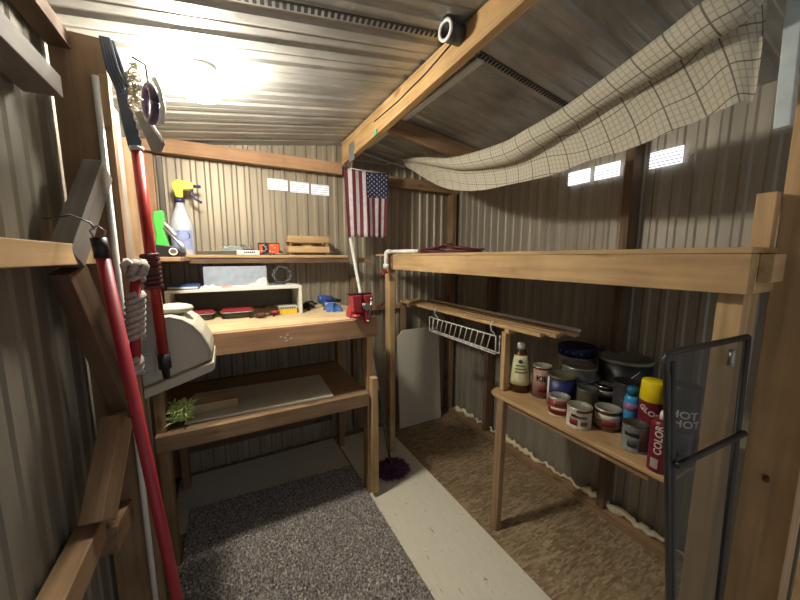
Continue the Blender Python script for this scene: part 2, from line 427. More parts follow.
# lapped seam with punched holes, either side of the ridge
for i, (x0, x1) in enumerate(((XL+.02, RX-.03), (RX+.05, XR-.02))):
    bm = bmesh.new(); n = 56
    for k in range(n):
        xa = x0+(x1-x0)*k/n; xb = xa+(x1-x0)/n*.55
        za, zb = roof(xa)-.004, roof(xb)-.004
        v = [bm.verts.new(p) for p in ((xa, 1.075, za), (xb, 1.075, zb), (xb+.004, 1.1, zb), (xa+.004, 1.1, za))]
        bm.faces.new(v)
    vv = [bm.verts.new(p) for p in ((x0, 1.068, roof(x0)-.003), (x1, 1.068, roof(x1)-.003), (x1, 1.073, roof(x1)-.003), (x0, 1.073, roof(x0)-.003))]
    bm.faces.new(vv)
    struct(finish(f'trim_{i+1}', bm, flat('punched_dark', (34, 34, 34), .7), solid=.001))
bx('floor', XL, XR, YF, YB, -.03, 0, M_OSB, bevel=0); struct(bpy.data.objects['floor'])

# framing
tn = 3
def trim(x0, x1, y0, y1, z0, z1, key):
    global tn
    o = plank(f'trim_{tn}', x0, x1, y0, y1, z0, z1, key); tn += 1; return struct(o)
trim(XL+.012, RX-.005, 2.36, 2.40, 2.045, 2.125, 'reddish_pine')
trim(RX+.05, XR-.012, 2.36, 2.40, 2.00, 2.08, 'brown_wood')
trim(-.375, -.325, 2.40, YB-.013, .03, 2.04, 'reddish_pine')          # back left stud
trim(-.31, -.285, 2.42, YB-.013, 1.45, 2.04, 'grey_wood')
trim(1.80, 1.84, 2.36, YB-.013, .0, 2.0, 'brown_wood')             # back right corner
trim(1.79, XR-.013, .92, .96, .041, 2.07, 'dark_wood')              # right wall stud
trim(1.79, XR-.013, 1.86, 1.90, .041, 1.35, 'dark_wood')
trim(1.78, XR-.013, .1, 2.34, 0, .04, 'brown_wood')                # sole plate
trim(.87, .91, 2.415, YB-.013, .03, 1.30, 'brown_wood')
trim(.80, 1.78, 2.41, YB-.013, 1.02, 1.06, 'reddish_pine')
trim(XL+.013, -.335, -.3, 1.298, 2.02, 2.06, 'dark_wood')               # left eave plate
trim(XL+.013, -.315, 2.0, 2.04, 0, 2.0, 'brown_wood')

trim(-.30, .69, 2.42, YB-.013, .86, .94, 'dark_wood')
trim(-.30, .69, 2.42, YB-.013, .16, .24, 'dark_wood')

# foam bead along the bottom of the right wall
bm = bmesh.new(); pts = []; rs = []
y = .55
while y < 2.3:
    pts.append((1.835+random.uniform(-.012, .012), y, .055+random.uniform(-.008, .016))); rs.append(random.uniform(.004, .012) if math.sin(y*9) < -.2 else random.uniform(.012, .027)); y += .02
tube(bm, pts, .01, 7, rs=rs)
tag(finish('foam_bead', bm, FOAM), 'lumpy yellowish expanding foam bead along the foot of the right metal wall', 'foam')

# lamp
LX, LY = -.035, 1.50; LZ = roof(LX)
t = thing('ceiling_lamp', 'glaring round white lamp glowing below the ribbed metal roof at left', 'lamp', (LX, LY, LZ-.115))
bm = bmesh.new(); lathe(bm, (LX, LY, LZ-.115), [(0, 0), (.035, .003), (.06, .014), (.074, .034), (.076, .05), (.07, .066), (.05, .08)]); finish('diffuser', bm, emit('lamp_glow', (255, 247, 232), 270), t)
bm = bmesh.new(); lathe(bm, (LX, LY, LZ-.068), [(.0, .032), (.052, .032), (.052, .045), (.06, .05), (.06, .06), (0, .06)]); finish('base', bm, WHITE, t)

# ridge beam
t = thing('ridge_beam', 'knotty orange pine ridge beam running under the roof peak', 'beam', (.82, 1.1, 2.13))
bm = bmesh.new(); prism(bm, [(-.3, 2.21), (2.355, 2.11), (2.355, 2.262), (-.3, 2.262)], .795, .832, 'X'); finish('beam', bm, W('orange_pine', 'Y'), t, .002)
bm = bmesh.new(); tube(bm, [(.792, 1.06, 2.235), (.792, 1.25, 2.212), (.792, 1.5, 2.20), (.792, 1.78, 2.205)], .003, 6); finish('cable', bm, BLACK, t)
bm = bmesh.new(); box(bm, .787, .794, 2.10, 2.19, 2.085, 2.2); finish('tie_plate', bm, GALV, t, .001)
t = thing('pipe_stub', 'short dark pipe with a pale open rim fixed to the orange ridge beam', 'pipe', (.755, 1.03, 2.2))
bm = bmesh.new(); lathe(bm, (.794, 1.02, 2.235), [(0, 0), (.033, 0), (.033, .07), (.024, .07), (.024, .02), (0, .02)], axis=(-1, -.1, -.1)); finish('sleeve', bm, DGREY, t)
bm = bmesh.new(); q = Vector((-1, -.1, -.1)).normalized(); lathe(bm, Vector((.794, 1.02, 2.235))+q*.069, [(.024, 0), (.035, 0), (.035, .005), (.024, .005), (.024, 0)], axis=q); finish('rim', bm, WHITE, t)
tag(bx('marker_tag', .787, .794, 1.74, 1.775, 2.125, 2.155, flat('faded_green', (104, 168, 128), .6)), 'small green tag on the lower edge of the ridge beam', 'tag')
# purlin and lath on the right slope
o = lumber('roof_purlin', (.834, 1.765, roof(.834)-.05), (1.865, 1.765, roof(1.865)-.05), .088, .038, 'brown_wood')
tag(o, 'short brown cross timber under the right roof slope behind the cloth', 'timber')
for a, b2, lab in ((1.1, 1.74, 'pale wooden lath on the roof sheet, beside the ridge beam'), (1.79, 2.3, 'short pale lath against the roof behind the cross timber')):
    tag(lumber('roof_lath', (.96, a, roof(.96)-.011), (.96, b2, roof(.96)-.011), .012, .036, WOODS and M_WHITEPAINT), lab, 'lath')

# wall vents
def vent(label, c, axis, glow, group):
    t = thing('wall_vent', label, 'vent', c, group)
    x, y, z = c; w = .066; h = .037
    m = MATS.get('vent_glow_%s' % glow) or emit('vent_glow_%s' % glow, (240, 242, 255), glow)
    bm = bmesh.new(); b3 = bmesh.new()
    for k in range(5):
        zz = z-h+.006+k*(2*h-.012)/4
        if axis == 'Y': box(b3, x-w, x+w, y-.007, y-.001, zz-.0016, zz+.0016)
        else: box(b3, x-.007, x-.001, y-w, y+w, zz-.0016, zz+.0016)
    if axis == 'Y': box(bm, x-w, x+w, y-.001, y+.002, z-h, z+h)
    else: box(bm, x-.001, x+.002, y-w, y+w, z-h, z+h)
    finish('pane', bm, m, t); finish('louvre', b3, LGREY, t)
for k, lab in enumerate(('white louvred strip vent on the back wall, farthest from the flag', 'middle white louvred vent of the three on the back wall', 'white louvred vent on the back wall, the one nearest the flag')):
    vent(lab, (.36+k*.147, YB-.016, 1.945-k*.004), 'Y', .42, 'louvred vents on the back wall')
for k, lab in enumerate(('bright louvred vent on the right wall, farthest from the door post', 'bright louvred vent on the right wall, just beyond the dark stud', 'bright louvred vent on the right wall, this side of the dark stud')):
    vent(lab, (XR-.016, (1.25, 1.09, .82)[k], 1.915), 'X', 1.5, 'louvred vents on the right wall')

# ---------------------------------------------------------------- floor coverings
tag(bx('floor_board', .70, 1.135, -.3, 2.38, .0005, .011, M_BOARD), 'long scuffed cream board lying on the strand-board floor', 'board')
tag(bx('foam_sheet', -.335, .69, 1.9, 2.40, .0005, .013, M_SHEET), 'thin white sheet lying on the floor below the workbench', 'sheet')
bm = bmesh.new(); nx, ny = 230, 430; x0, x1, y0, y1 = -.262, .69, -.25, 2.04
vs = {}
def rn(i, j):
    return random.random()
for j in range(ny+1):
    for i in range(nx+1):
        u, v = i/nx, j/ny
        xx = x0+(x1-x0)*u; yy = y0+(y1-y0)*v
        if i == nx: xx += random.uniform(-.012, .008)+.006*math.sin(j*.31)
        if j == ny: yy += random.uniform(-.01, .012)
        yy += (-.055*(u-.3) if v > .9 else 0)*((v-.9)*10 if v > .9 else 0)
        edge = min(i, nx-i, j, ny-j)
        z = .015+(random.random()**2)*.017 if edge > 0 else .0138
        vs[i, j] = bm.verts.new((xx+random.uniform(-.002, .002), yy+random.uniform(-.002, .002), z))
for j in range(ny):
    for i in range(nx):
        bm.faces.new((vs[i, j], vs[i+1, j], vs[i+1, j+1], vs[i, j+1]))
# loose fringe tufts at the right edge
for k in range(420):
    y = random.uniform(.2, 2.0); x = .685+random.uniform(-.01, .006); L = random.uniform(.01, .028); a = random.uniform(-.9, .9)
    e = (x+L*math.cos(a), y+L*math.sin(a))
    v = [bm.verts.new(p) for p in ((x, y-.002, .014), (x, y+.002, .014), (e[0], e[1], .013))]; bm.faces.new(v)
tag(finish('rug', bm, M_RUG, normals=False), 'shaggy speckled grey rug on the floor in front of the workbench', 'rug')

# ---------------------------------------------------------------- workbench
t = thing('workbench', 'tall homemade wooden workbench with a worn plywood top and lower shelf', 'workbench', (.22, 2.0, 0))
plank('bench_top', -.31, .74, 1.685, 2.335, 1.095, 1.112, 'worn_ply', t)
plank('apron', -.31, .745, 1.655, 1.69, 1.005, 1.108, 'reddish_pine', t)
plank('apron', .70, .735, 1.70, 2.33, 1.005, 1.093, 'brown_wood', t)
plank('apron', -.31, .735, 2.30, 2.335, 1.005, 1.093, 'brown_wood', t)
plank('shelf_rail', -.31, .69, 1.655, 1.69, .60, .675, 'brown_wood', t)
plank('shelf_rail', -.31, .69, 2.30, 2.335, .60, .675, 'dark_wood', t)
plank('lower_shelf', -.31, .695, 1.692, 2.298, .655, .675, 'brown_wood', t)
for xx, yy, k in ((.695, 1.695, 'pine'), (.695, 2.26, 'brown_wood'), (-.31, 1.695, 'brown_wood'), (-.31, 2.26, 'brown_wood')):
    plank('leg', xx, xx+.04, yy, yy+.075, .0135 if yy > 2 or xx > 0 else .0, 1.0, k, t)
plank('leg_batten', .705, .742, 1.645, 1.69, .04, .76, 'pine', t)
bm = bmesh.new()
for dx, dz in ((0, 0), (.012, .014), (-.02, .006), (.03, -.006), (.006, -.014)):
    box(bm, .24+dx, .249+dx, 1.6535, 1.656, 1.05+dz, 1.057+dz)
finish('paint_fleck', bm, WLAB, t, bevel=0)

# things on the lower shelf
tag(lumber('board', (-.20, 1.905, .683), (.50, 1.875, .683), .012, .36, M_PANEL), 'pale grey flat board lying on the lower shelf of the workbench', 'board')
bpy.data.objects['board'].name = 'flat_board'
tag(bx('wood_block', -.19, .02, 1.79, 1.93, .6895, .735, W('worn_ply', 'X')), 'short wooden block on top of the pale board on the bench shelf', 'block')
bm = bmesh.new()
for k in range(520):
    a = random.uniform(0, 2*math.pi); b = random.uniform(-.4, 1.4); L = random.uniform(.025, .055)
    c = Vector((-.222+random.uniform(-.025, .03), 1.735+random.uniform(-.02, .04), .715+random.uniform(-.015, .045)))
    d = Vector((math.cos(a)*math.cos(b), math.sin(a)*math.cos(b), abs(math.sin(b))*.8))*L
    if c.z+d.z < .68: d.z = 0
    tube(bm, [c, c+d*.6+Vector((0, 0, .006)), c+d], .004, 4, rs=[.0015, .004, .002])
t = thing('duster', 'fluffy pale green duster lying at the left end of the bench shelf', 'duster', (-.22, 1.74, .676))
finish('fluff', bm, LGREEN, t)
bm = bmesh.new(); tube(bm, [(-.23, 1.72, .69), (-.27, 1.82, .70), (-.28, 1.92, .70)], .009, 8); finish('handle', bm, BLACK, t)

# white shelf unit on the bench
t = thing('desk_riser', 'low white open shelf unit standing on the workbench top', 'shelf unit', (.06, 2.13, 1.112))
bx('top_board', -.275, .405, 2.0, 2.25, 1.266, 1.281, M_WHITEPAINT, t)
bx('side_panel', .388, .404, 2.0, 2.25, 1.112, 1.266, M_WHITEPAINT, t)
bx('side_panel', -.275, -.259, 2.0, 2.25, 1.112, 1.266, M_WHITEPAINT, t)
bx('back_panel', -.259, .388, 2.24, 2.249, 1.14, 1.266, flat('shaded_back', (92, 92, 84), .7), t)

def tub(x, y, label):
    t = thing('food_tub', label, 'container', (x, y, 1.112), 'red-lidded tubs')
    bm = bmesh.new(); a = 24
    def ring(rx, ry, z): return [bm.verts.new((x+rx*math.copysign(abs(math.cos(2*math.pi*k/a))**.5, math.cos(2*math.pi*k/a)), y+ry*math.copysign(abs(math.sin(2*math.pi*k/a))**.5, math.sin(2*math.pi*k/a)), z)) for k in range(a)]
    rs = [ring(.062, .042, 1.113), ring(.078, .052, 1.148)]
    for p, q in zip(rs, rs[1:]):
        for k in range(a): bm.faces.new((p[k], p[(k+1) % a], q[(k+1) % a], q[k])).smooth = True
    bm.faces.new(rs[0]); bm.faces.new(rs[-1]); finish('tub', bm, DGREY if True else RED, t)
    bm = bmesh.new(); rs = [ring(.082, .056, 1.149), ring(.083, .057, 1.157), ring(.07, .046, 1.163)]
    for p, q in zip(rs, rs[1:]):
        for k in range(a): bm.faces.new((p[k], p[(k+1) % a], q[(k+1) % a], q[k]))
    bm.faces.new(rs[0]); bm.faces.new(rs[-1]); finish('lid', bm, REDD, t)
    bm = bmesh.new(); rs = [ring(.0835, .0575, 1.1465), ring(.0845, .0585, 1.1465), ring(.0845, .0585, 1.1505), ring(.0835, .0575, 1.1505)]
    for p, q in zip(rs, rs[1:]+rs[:1]):
        for k in range(a): bm.faces.new((p[k], p[(k+1) % a], q[(k+1) % a], q[k]))
    finish('rim_band', bm, LGREY, t)
tub(-.145, 2.05, 'red-lidded dark tub under the white shelf unit, next to the beige plastic shell')
tub(.05, 2.04, 'red-lidded dark tub under the white shelf unit, beside the dark red pieces')
# dark-red pieces
def clamp(x, y, label, rz, m):
    t = thing('spring_clamp', label, 'clamp', (x, y, 1.112))
    bm = bmesh.new(); sphere(bm, (x, y, 1.128), .03, (1, .8, .5)); finish('jaw', bm, m, t)
    bm = bmesh.new()
    for s in (-1, 1): tube(bm, [(x, y, 1.128), (x+.03*math.cos(rz+s*.3), y+.03*math.sin(rz+s*.3), 1.124), (x+.06*math.cos(rz+s*.4), y+.06*math.sin(rz+s*.4), 1.119)], .006, 6)
    finish('handle', bm, BLACK, t)
clamp(.165, 1.95, 'dark little clamp lying on the bench beside the second tub', 2.6, SLEEVE)
clamp(.245, 2.01, 'dark red rounded clamp on the bench next to the yellow box', -2.2, REDD)
t = thing('yellow_box', 'small yellow and grey box under the right end of the white shelf unit', 'box', (.33, 2.05, 1.112))
bx('carton', .275, .375, 2.02, 2.08, 1.1125, 1.142, YBOX, t); bx('lid', .273, .377, 2.018, 2.082, 1.142, 1.158, LGREY, t)
bm = bmesh.new()
for k in range(7): box(bm, .282+k*.0125, .289+k*.0125, 2.0165, 2.0185, 1.146, 1.154)
finish('printed_mark', bm, DGREY, t, bevel=0)

# things on top of the white unit
t = thing('binder', 'blue and white binder lying on the white shelf unit', 'binder', (-.2, 2.12, 1.281))
bx('cover', -.265, -.125, 2.02, 2.2, 1.2815, 1.286, BLUE, t); bx('pages', -.262, -.13, 2.022, 2.19, 1.286, 1.297, PAPER, t); bx('cover', -.265, -.125, 2.02, 2.2, 1.297, 1.301, BLUE, t)
for (px_, py_, s, m_, lab) in ((-.075, 2.07, .036, PAPER, 'folded white paper beside the blue binder on the white shelf unit'), (.005, 2.05, .026, flat('pinkish_paper', (196, 160, 146), .8), 'small pinkish folded paper before the grey panel on the white shelf unit')):
    bm = bmesh.new()
    prism(bm, [(px_-s, 1.282), (px_+s, 1.282), (px_+s*.9, 1.287), (px_+s*.3, 1.302), (px_-s*.2, 1.291), (px_-s*.8, 1.299)], py_-s*.7, py_+s*.6)
    tag(finish('folded_paper', bm, m_), lab, 'paper')
tag(bx('grey_board', -.11, .235, 2.215, 2.232, 1.2815, 1.395, GREYP), 'bluish grey flat panel standing upright on the white shelf unit', 'panel')
bm = bmesh.new(); random.seed(3)
pts = {}
for i in range(9):
    for j in range(7):
        u, v = i/8, j/6
        h = .045*math.exp(-((u-.72)**2+(v-.4)**2)*9)+.006+random.uniform(0, .009)
        if i in (0, 8) or j in (0, 6): h = .002
        pts[i, j] = bm.verts.new((.11+.12*u, 2.03+.12*v, 1.282+h))
for i in range(8):
    for j in range(6): bm.faces.new((pts[i, j], pts[i+1, j], pts[i+1, j+1], pts[i, j+1]))
tag(finish('plastic_bag', bm, M_BAG), 'crumpled clear plastic bag on the white shelf unit before the grey panel', 'bag')
bm = bmesh.new(); pts = []
for k in range(150):
    a = k*.2; r = .05+.006*math.sin(k*.9)
    pts.append((.315+r*math.cos(a), 2.14+.016*math.sin(k*.37)+.01*math.sin(a), 1.339+r*math.sin(a)*.95))
tube(bm, pts, .0035, 6)
pts = [(.27+.055*math.cos(k*.3), 2.1+.03*math.sin(k*.3), 1.286+.0002*k) for k in range(40)]; tube(bm, pts, .0035, 6)
tag(finish('coiled_cable', bm, DGREY), 'coiled grey cable standing at the right end of the white shelf unit', 'cable')

# right of the unit: gloves, tools
bm = bmesh.new(); random.seed(11)
for k in range(9):
    c = (.49+random.uniform(-.045, .05), 2.16+random.uniform(-.05, .05), 1.118)
    d = Vector((random.uniform(-.05, .05), random.uniform(-.04, .04), random.uniform(.0, .03)))
    tube(bm, [c, Vector(c)+d*.5+Vector((0, 0, .02)), Vector(c)+d+Vector((0, 0, .006))], .009, 7)
tag(finish('tool_pile', bm, BLACK), 'tangle of small black tools on the bench beside the white shelf unit', 'tools')
t = thing('power_drill', 'blue cordless drill lying on the bench before the back wall', 'drill', (.60, 2.2, 1.112))
bm = bmesh.new(); tube(bm, [(.55, 2.2, 1.165), (.56, 2.2, 1.167), (.63, 2.21, 1.157), (.66, 2.22, 1.152)], .03, 14, rs=[.02, .029, .029, .018]); finish('body', bm, BLUE, t)
bm = bmesh.new(); tube(bm, [(.66, 2.22, 1.152), (.70, 2.225, 1.145), (.72, 2.23, 1.143)], .012, 10, rs=[.016, .013, .006]); finish('chuck', bm, BLACK, t)
bm = bmesh.new(); tube(bm, [(.575, 2.19, 1.15), (.60, 2.13, 1.132)], .014, 10, rs=[.018, .015]); finish('grip', bm, BLUE, t)
bm = bmesh.new(); box(bm, .575, .645, 2.09, 2.13, 1.1125, 1.15); finish('battery', bm, LGREY, t, .004)
bm = bmesh.new(); random.seed(5)
g = {}
for i in range(12):
    for j in range(9):
        e = min(i, 11-i, j, 8-j)
        g[i, j] = bm.verts.new((.555+.10*i/11-.012*math.sin(j), 1.95+.12*j/8+.012*math.sin(i*1.3), 1.114+(.012+.03*math.exp(-((i-4)**2+(j-5)**2)/8)+random.uniform(0, .016) if e else 0)))
for i in range(11):
    for j in range(8): bm.faces.new((g[i, j], g[i+1, j], g[i+1, j+1], g[i, j+1])).smooth = True
tag(finish('blue_rag', bm, BLUEG), 'crumpled blue rag on the bench between the drill and the red vise', 'rag')

# vise
t = thing('bench_vise', 'red cast bench vise clamped at the right front corner of the workbench', 'vise', (.655, 1.72, 1.112))
bm = bmesh.new(); prism(bm, [(.60, 1.113), (.70, 1.113), (.70, 1.15), (.695, 1.20), (.708, 1.245), (.61, 1.245), (.63, 1.2), (.605, 1.15)], 1.70, 1.775); finish('body', bm, RED, t, .004)
bm = bmesh.new(); prism(bm, [(.595, 1.16), (.64, 1.15), (.645, 1.245), (.59, 1.245)], 1.625, 1.69); prism(bm, [(.665, 1.085), (.69, 1.085), (.708, 1.245), (.66, 1.245)], 1.625, 1.652); finish('front_jaw', bm, RED, t, .004)
bm = bmesh.new(); box(bm, .585, .712, 1.652, 1.699, 1.246, 1.254); finish('jaw_plate', bm, BLACK, t, .001)
bm = bmesh.new(); tube(bm, [(.655, 1.73, 1.19), (.655, 1.60, 1.19)], .014, 12); tube(bm, [(.655, 1.60, 1.19), (.655, 1.585, 1.19)], .02, 12); finish('screw', bm, STEEL, t)
bm = bmesh.new(); tube(bm, [(.685, 1.592, 1.225), (.665, 1.592, 1.11)], .0055, 8); sphere(bm, (.685, 1.592, 1.227), .01); sphere(bm, (.665, 1.592, 1.108), .01); finish('handle', bm, STEEL, t)
bm = bmesh.new(); lathe(bm, (.615, 1.64, 1.125), [(0, 0), (.024, 0), (.028, .012), (.015, .02), (0, .02)]); finish('swivel_knob', bm, RED, t)

# ---------------------------------------------------------------- shelf on the back wall
t = thing('wall_shelf', 'narrow brown plank shelf across the back wall above the workbench', 'shelf', (.3, 2.35, 1.38))
plank('shelf_board', -.32, .795, 2.262, YB-.018, 1.447, 1.465, 'pine', t)
plank('front_rail', -.32, .795, 2.27, 2.29, 1.412, 1.446, 'dark_wood', t)
plank('front_rail', .845, .985, 2.27, 2.29, 1.41, 1.445, 'brown_wood', t)
tag(plank('side_shelf', -.385, -.17, 1.76, 2.25, 1.431, 1.451, 'reddish_pine'), 'short brown plank shelf in the back left corner under the spray bottles', 'shelf')

def bottle_spray(c, s, body, head, trig, label, name, printed, k=1.):
    x, y, z = c; t = thing(name, label, 'spray bottle', c)
    bm = bmesh.new(); lathe(bm, c, [(0, 0.001), (.036*s, .001), (.04*s, .01*s), (.04*s, .12*s), (.034*s, .15*s), (.015*s, .2*s), (.013*s, .215*s), (0, .215*s)]); finish('bottle', bm, body, t)
    bm = bmesh.new(); lathe(bm, (x, y, z+.213*s), [(0, 0), (.017*s, 0), (.017*s, .018*s), (0, .018*s)]); finish('collar', bm, trig, t)
    bm = bmesh.new(); prism(bm, [(x-.022*s, z+.28*s), (x-.01*s, z+.232*s), (x+.012*s, z+.232*s), (x+.014*s, z+.262*s), (x+.05*s, z+.268*s), (x+.05*s, z+.292*s), (x-.005*s, z+.3*s)], y-.012*s, y+.012*s); finish('head', bm, head, t, .003)
    bm = bmesh.new(); tube(bm, [(x+.045*s, y, z+.28*s), (x+.075*s, y, z+.281*s)], .006*s, 8); tube(bm, [(x+.045*s, y, z+.27*s), (x+.04*s, y, z+.25*s), (x+.055*s, y, z+.23*s), (x+.075*s, y, z+.218*s)], .005*s, 8); finish('trigger', bm, trig, t)
    if printed:
        bm = bmesh.new(); n = 14; rr = .0408*s
        g = []
        for i in range(n+1):
            a = -math.pi/2-.95+1.9*i/n
            g.append((bm.verts.new((x+rr*math.cos(a), y+rr*math.sin(a), z+.03*s)), bm.verts.new((x+rr*math.cos(a), y+rr*math.sin(a), z+.105*s))))
        for p, q in zip(g, g[1:]): bm.faces.new((p[0], q[0], q[1], p[1]))
        finish('label', bm, flat('pale_blue_label', (150, 160, 200), .5), t, solid=.0005)
        bm = bmesh.new()
        g = [bm.verts.new((x+(rr+.0008)*math.cos(-math.pi/2+.75*math.cos(q*.2618)), y+(rr+.0008)*math.sin(-math.pi/2+.75*math.cos(q*.2618)), z+.083*s+.018*s*math.sin(q*.2618))) for q in range(24)]
        bm.faces.new(g); finish('oval_logo', bm, NAVY, t, solid=.0004)
    return t
bottle_spray((-.165, 2.335, 1.4165), 1.48, flat('clear_body', (196, 200, 206), .25), YELLOW, flat('trigger_blue', (44, 52, 92), .4), 'clear spray bottle with yellow head and navy trigger on the corner shelf', 'spray_bottle', True)
# green bottle
t = thing('green_bottle', 'bright green plastic bottle beside the spray bottle on the corner shelf', 'bottle', (-.235, 2.10, 1.418))
bm = bmesh.new(); prism(bm, [(-.302, 1.419), (-.232, 1.419), (-.238, 1.48), (-.256, 1.56), (-.246, 1.61), (-.25, 1.66), (-.292, 1.65), (-.298, 1.61), (-.290, 1.53)], 2.105, 2.155); finish('body', bm, GREEN, t, .008)
bm = bmesh.new(); tube(bm, [(-.255, 2.12, 1.60), (-.22, 2.09, 1.56), (-.20, 2.07, 1.53)], .007, 8); finish('lever', bm, WHITE, t)
# power tool: dark tray with round port, tubes
t = thing('hand_sander', 'dark grey hand tool with silver levers lying before the spray bottles', 'hand tool', (-.2, 2.0, 1.418))
bm = bmesh.new(); prism(bm, [(-.30, 1.419), (-.175, 1.419), (-.165, 1.44), (-.2, 1.468), (-.30, 1.48)], 1.90, 2.02); finish('body', bm, BLACK, t, .004)
bm = bmesh.new(); lathe(bm, (-.21, 1.899, 1.443), [(0, 0), (.008, 0), (.018, 0), (.018, .02), (.011, .02), (.011, .004), (0, .004)], axis=(.1, -1, 0)); finish('port', bm, LGREY, t)
bm = bmesh.new()
for k in range(3): tube(bm, [(-.25+k*.02, 1.98, 1.56-k*.02), (-.2+k*.012, 1.96, 1.50-k*.01), (-.165, 1.94, 1.435)], .006, 7)
finish('lever', bm, STEEL, t)
# stuff on the back shelf: planer/tools
t = thing('hand_plane', 'grey metal tool with jagged upper parts lying on the back shelf', 'tool', (.02, 2.34, 1.416))
bm = bmesh.new(); prism(bm, [(-.14, 1.417), (.16, 1.417), (.165, 1.43), (.08, 1.445), (-.14, 1.438)], 2.30, 2.34); finish('base', bm, DTIN, t, .002)
bm = bmesh.new(); random.seed(9)
for k in range(14):
    x = .0+k*.011; tube(bm, [(x, 2.33, 1.44), (x+random.uniform(-.02, .03), 2.34, 1.46+random.uniform(-.006, .026)), (x+.03, 2.35, 1.445)], .005, 5)
finish('linkage', bm, STEEL, t)
bm = bmesh.new(); prism(bm, [(-.02, 1.44), (.12, 1.44), (.10, 1.468), (.04, 1.475)], 2.315, 2.35); finish('housing', bm, flat('grey_green_metal', (140, 150, 146), .4, metal=.4), t, .003)
t = thing('small_carton', 'small white printed carton on the back shelf beside the grey tool', 'carton', (.15, 2.285, 1.416))
bx('carton', .075, .205, 2.272, 2.298, 1.4165, 1.444, WHITE, t)
bm = bmesh.new()
for k in range(6): box(bm, .115+k*.011, .123+k*.011, 2.2705, 2.2725, 1.427, 1.437)
finish('printed_mark', bm, NAVY, t, bevel=0)
# orange/black box
t = thing('blade_box', 'small black and orange printed box on the back shelf beside the crate', 'box', (.27, 2.35, 1.416))
bx('carton', .205, .335, 2.325, 2.38, 1.4165, 1.495, BLACK, t)
bm = bmesh.new(); box(bm, .268, .33, 2.3235, 2.3255, 1.428, 1.488); finish('orange_panel', bm, ORANGE, t, bevel=0)
bm = bmesh.new(); box(bm, .21, .228, 2.3235, 2.3255, 1.43, 1.484); finish('orange_panel', bm, ORANGE, t, bevel=0)
bm = bmesh.new(); random.seed(13)
for k in range(10): box(bm, *(lambda a, b: (a, a+.012, 2.3215, 2.3232, b, b+.007))(random.uniform(.215, .315), random.uniform(.0, .06)+1.424))
finish('printed_mark', bm, LGREY, t, bevel=0)
bm = bmesh.new(); random.seed(2)
for k in range(16):
    x, y = random.uniform(.235, .375), random.uniform(2.28, 2.315)
    tube(bm, [(x, y, 1.4195), (x+random.uniform(-.02, .02), y+random.uniform(-.01, .01), 1.4215+random.uniform(0, .008))], .003, 5)
tag(finish('loose_bits', bm, CHROME), 'scatter of tiny silver hardware on the shelf before the orange box', 'hardware'); bpy.data.objects['loose_bits']['kind'] = 'stuff'
# crate
t = thing('wooden_crate', 'small slatted pine crate on the back shelf left of the flag', 'crate', (.50, 2.36, 1.416))
cx0, cx1, cy0, cy1, cz = .385, .665, 2.285, 2.41, 1.4165
for z0, z1 in ((cz+.016, cz+.058), (cz+.085, cz+.128)):
    plank('slat', cx0, cx1, cy0, cy0+.008, z0, z1, 'pine', t); plank('slat', cx0, cx1, cy1-.008, cy1, z0, z1, 'pine', t)
    plank('slat', cx0, cx0+.008, cy0+.009, cy1-.009, z0, z1, 'pine', t); plank('slat', cx1-.008, cx1, cy0+.009, cy1-.009, z0, z1, 'pine', t)
for xx in (cx0+.009, cx1-.024):
    for yy in (cy0+.009, cy1-.024): plank('corner_post', xx, xx+.015, yy, yy+.015, cz, cz+.124, 'brown_wood', t)
plank('bottom_board', cx0+.01, cx1-.01, cy0+.026, cy1-.026, cz+.005, cz+.012, 'brown_wood', t)
bm = bmesh.new()
tube(bm, [(.45, 2.35, 1.452), (.53, 2.34, 1.478), (.60, 2.36, 1.455)], .014, 8, rs=[.016, .026, .014])
tag(finish('pale_sponge', bm, flat('pale_yellow', (220, 204, 150), .8)), 'pale yellow sponge lying inside the slatted crate', 'sponge')

# ---------------------------------------------------------------- flag
t = thing('flag', 'small stars and stripes flag hanging from the end of the ridge beam', 'flag', (.965, 2.29, 1.6))
fx0, fx1, fz0, fz1 = .768, 1.105, 1.595, 2.06
def fy(u, v): return 2.235+.012*math.sin(u*9+v*2)*(1-v*.6)+.006*math.sin(u*21+1.2)
def fp(u, v, off=0):
    pinch = 1-.10*v*(1-v)*0
    x = fx0+(fx1-fx0)*(u*(1-.10*(1-v))+.06*(1-v))
    return (x, fy(u, v)+off, fz0+(fz1-fz0)*v-.008*math.sin(u*math.pi)*v)
bm = bmesh.new(); NU, NV = 52, 26; g = {}
for i in range(NU+1):
    for j in range(NV+1): g[i, j] = bm.verts.new(fp(i/NU, j/NV))
for i in range(NU):
    for j in range(NV):
        f = bm.faces.new((g[i, j], g[i+1, j], g[i+1, j+1], g[i, j+1])); f.smooth = True
        s = i//4; u = (i+.5)/NU; v = (j+.5)/NV
        f.material_index = 2 if (i >= 24 and v > .6) else (0 if s % 2 == 0 else 1)
finish('cloth', bm, [FLAGR, FLAGW, FLAGB], t, solid=.001)
bm = bmesh.new()
for r_ in range(11):
    for c_ in range(9):
        if (r_+c_) % 2: continue
        u = 24/52+(28/52)*(c_+.8)/9.6; v = .615+.37*(r_+.5)/11
        p = Vector(fp(u, v, -.0018)); ring = []
        for k in range(10):
            a = math.pi/2+k*math.pi/5; rr = .0078 if k % 2 == 0 else .0034
            ring.append(bm.verts.new(p+Vector((rr*math.cos(a), 0, rr*math.sin(a)))))
        bm.faces.new(ring)
st = finish('stars', bm, FLAGW, t)
bm = bmesh.new(); tube(bm, [(.81, 2.235, 2.062), (.96, 2.235, 2.056), (1.11, 2.235, 2.062)], .004, 6); tube(bm, [(.82, 2.235, 2.062), (.815, 2.2, 2.124)], .002, 5); finish('hanging_rod', bm, LGREY, t)

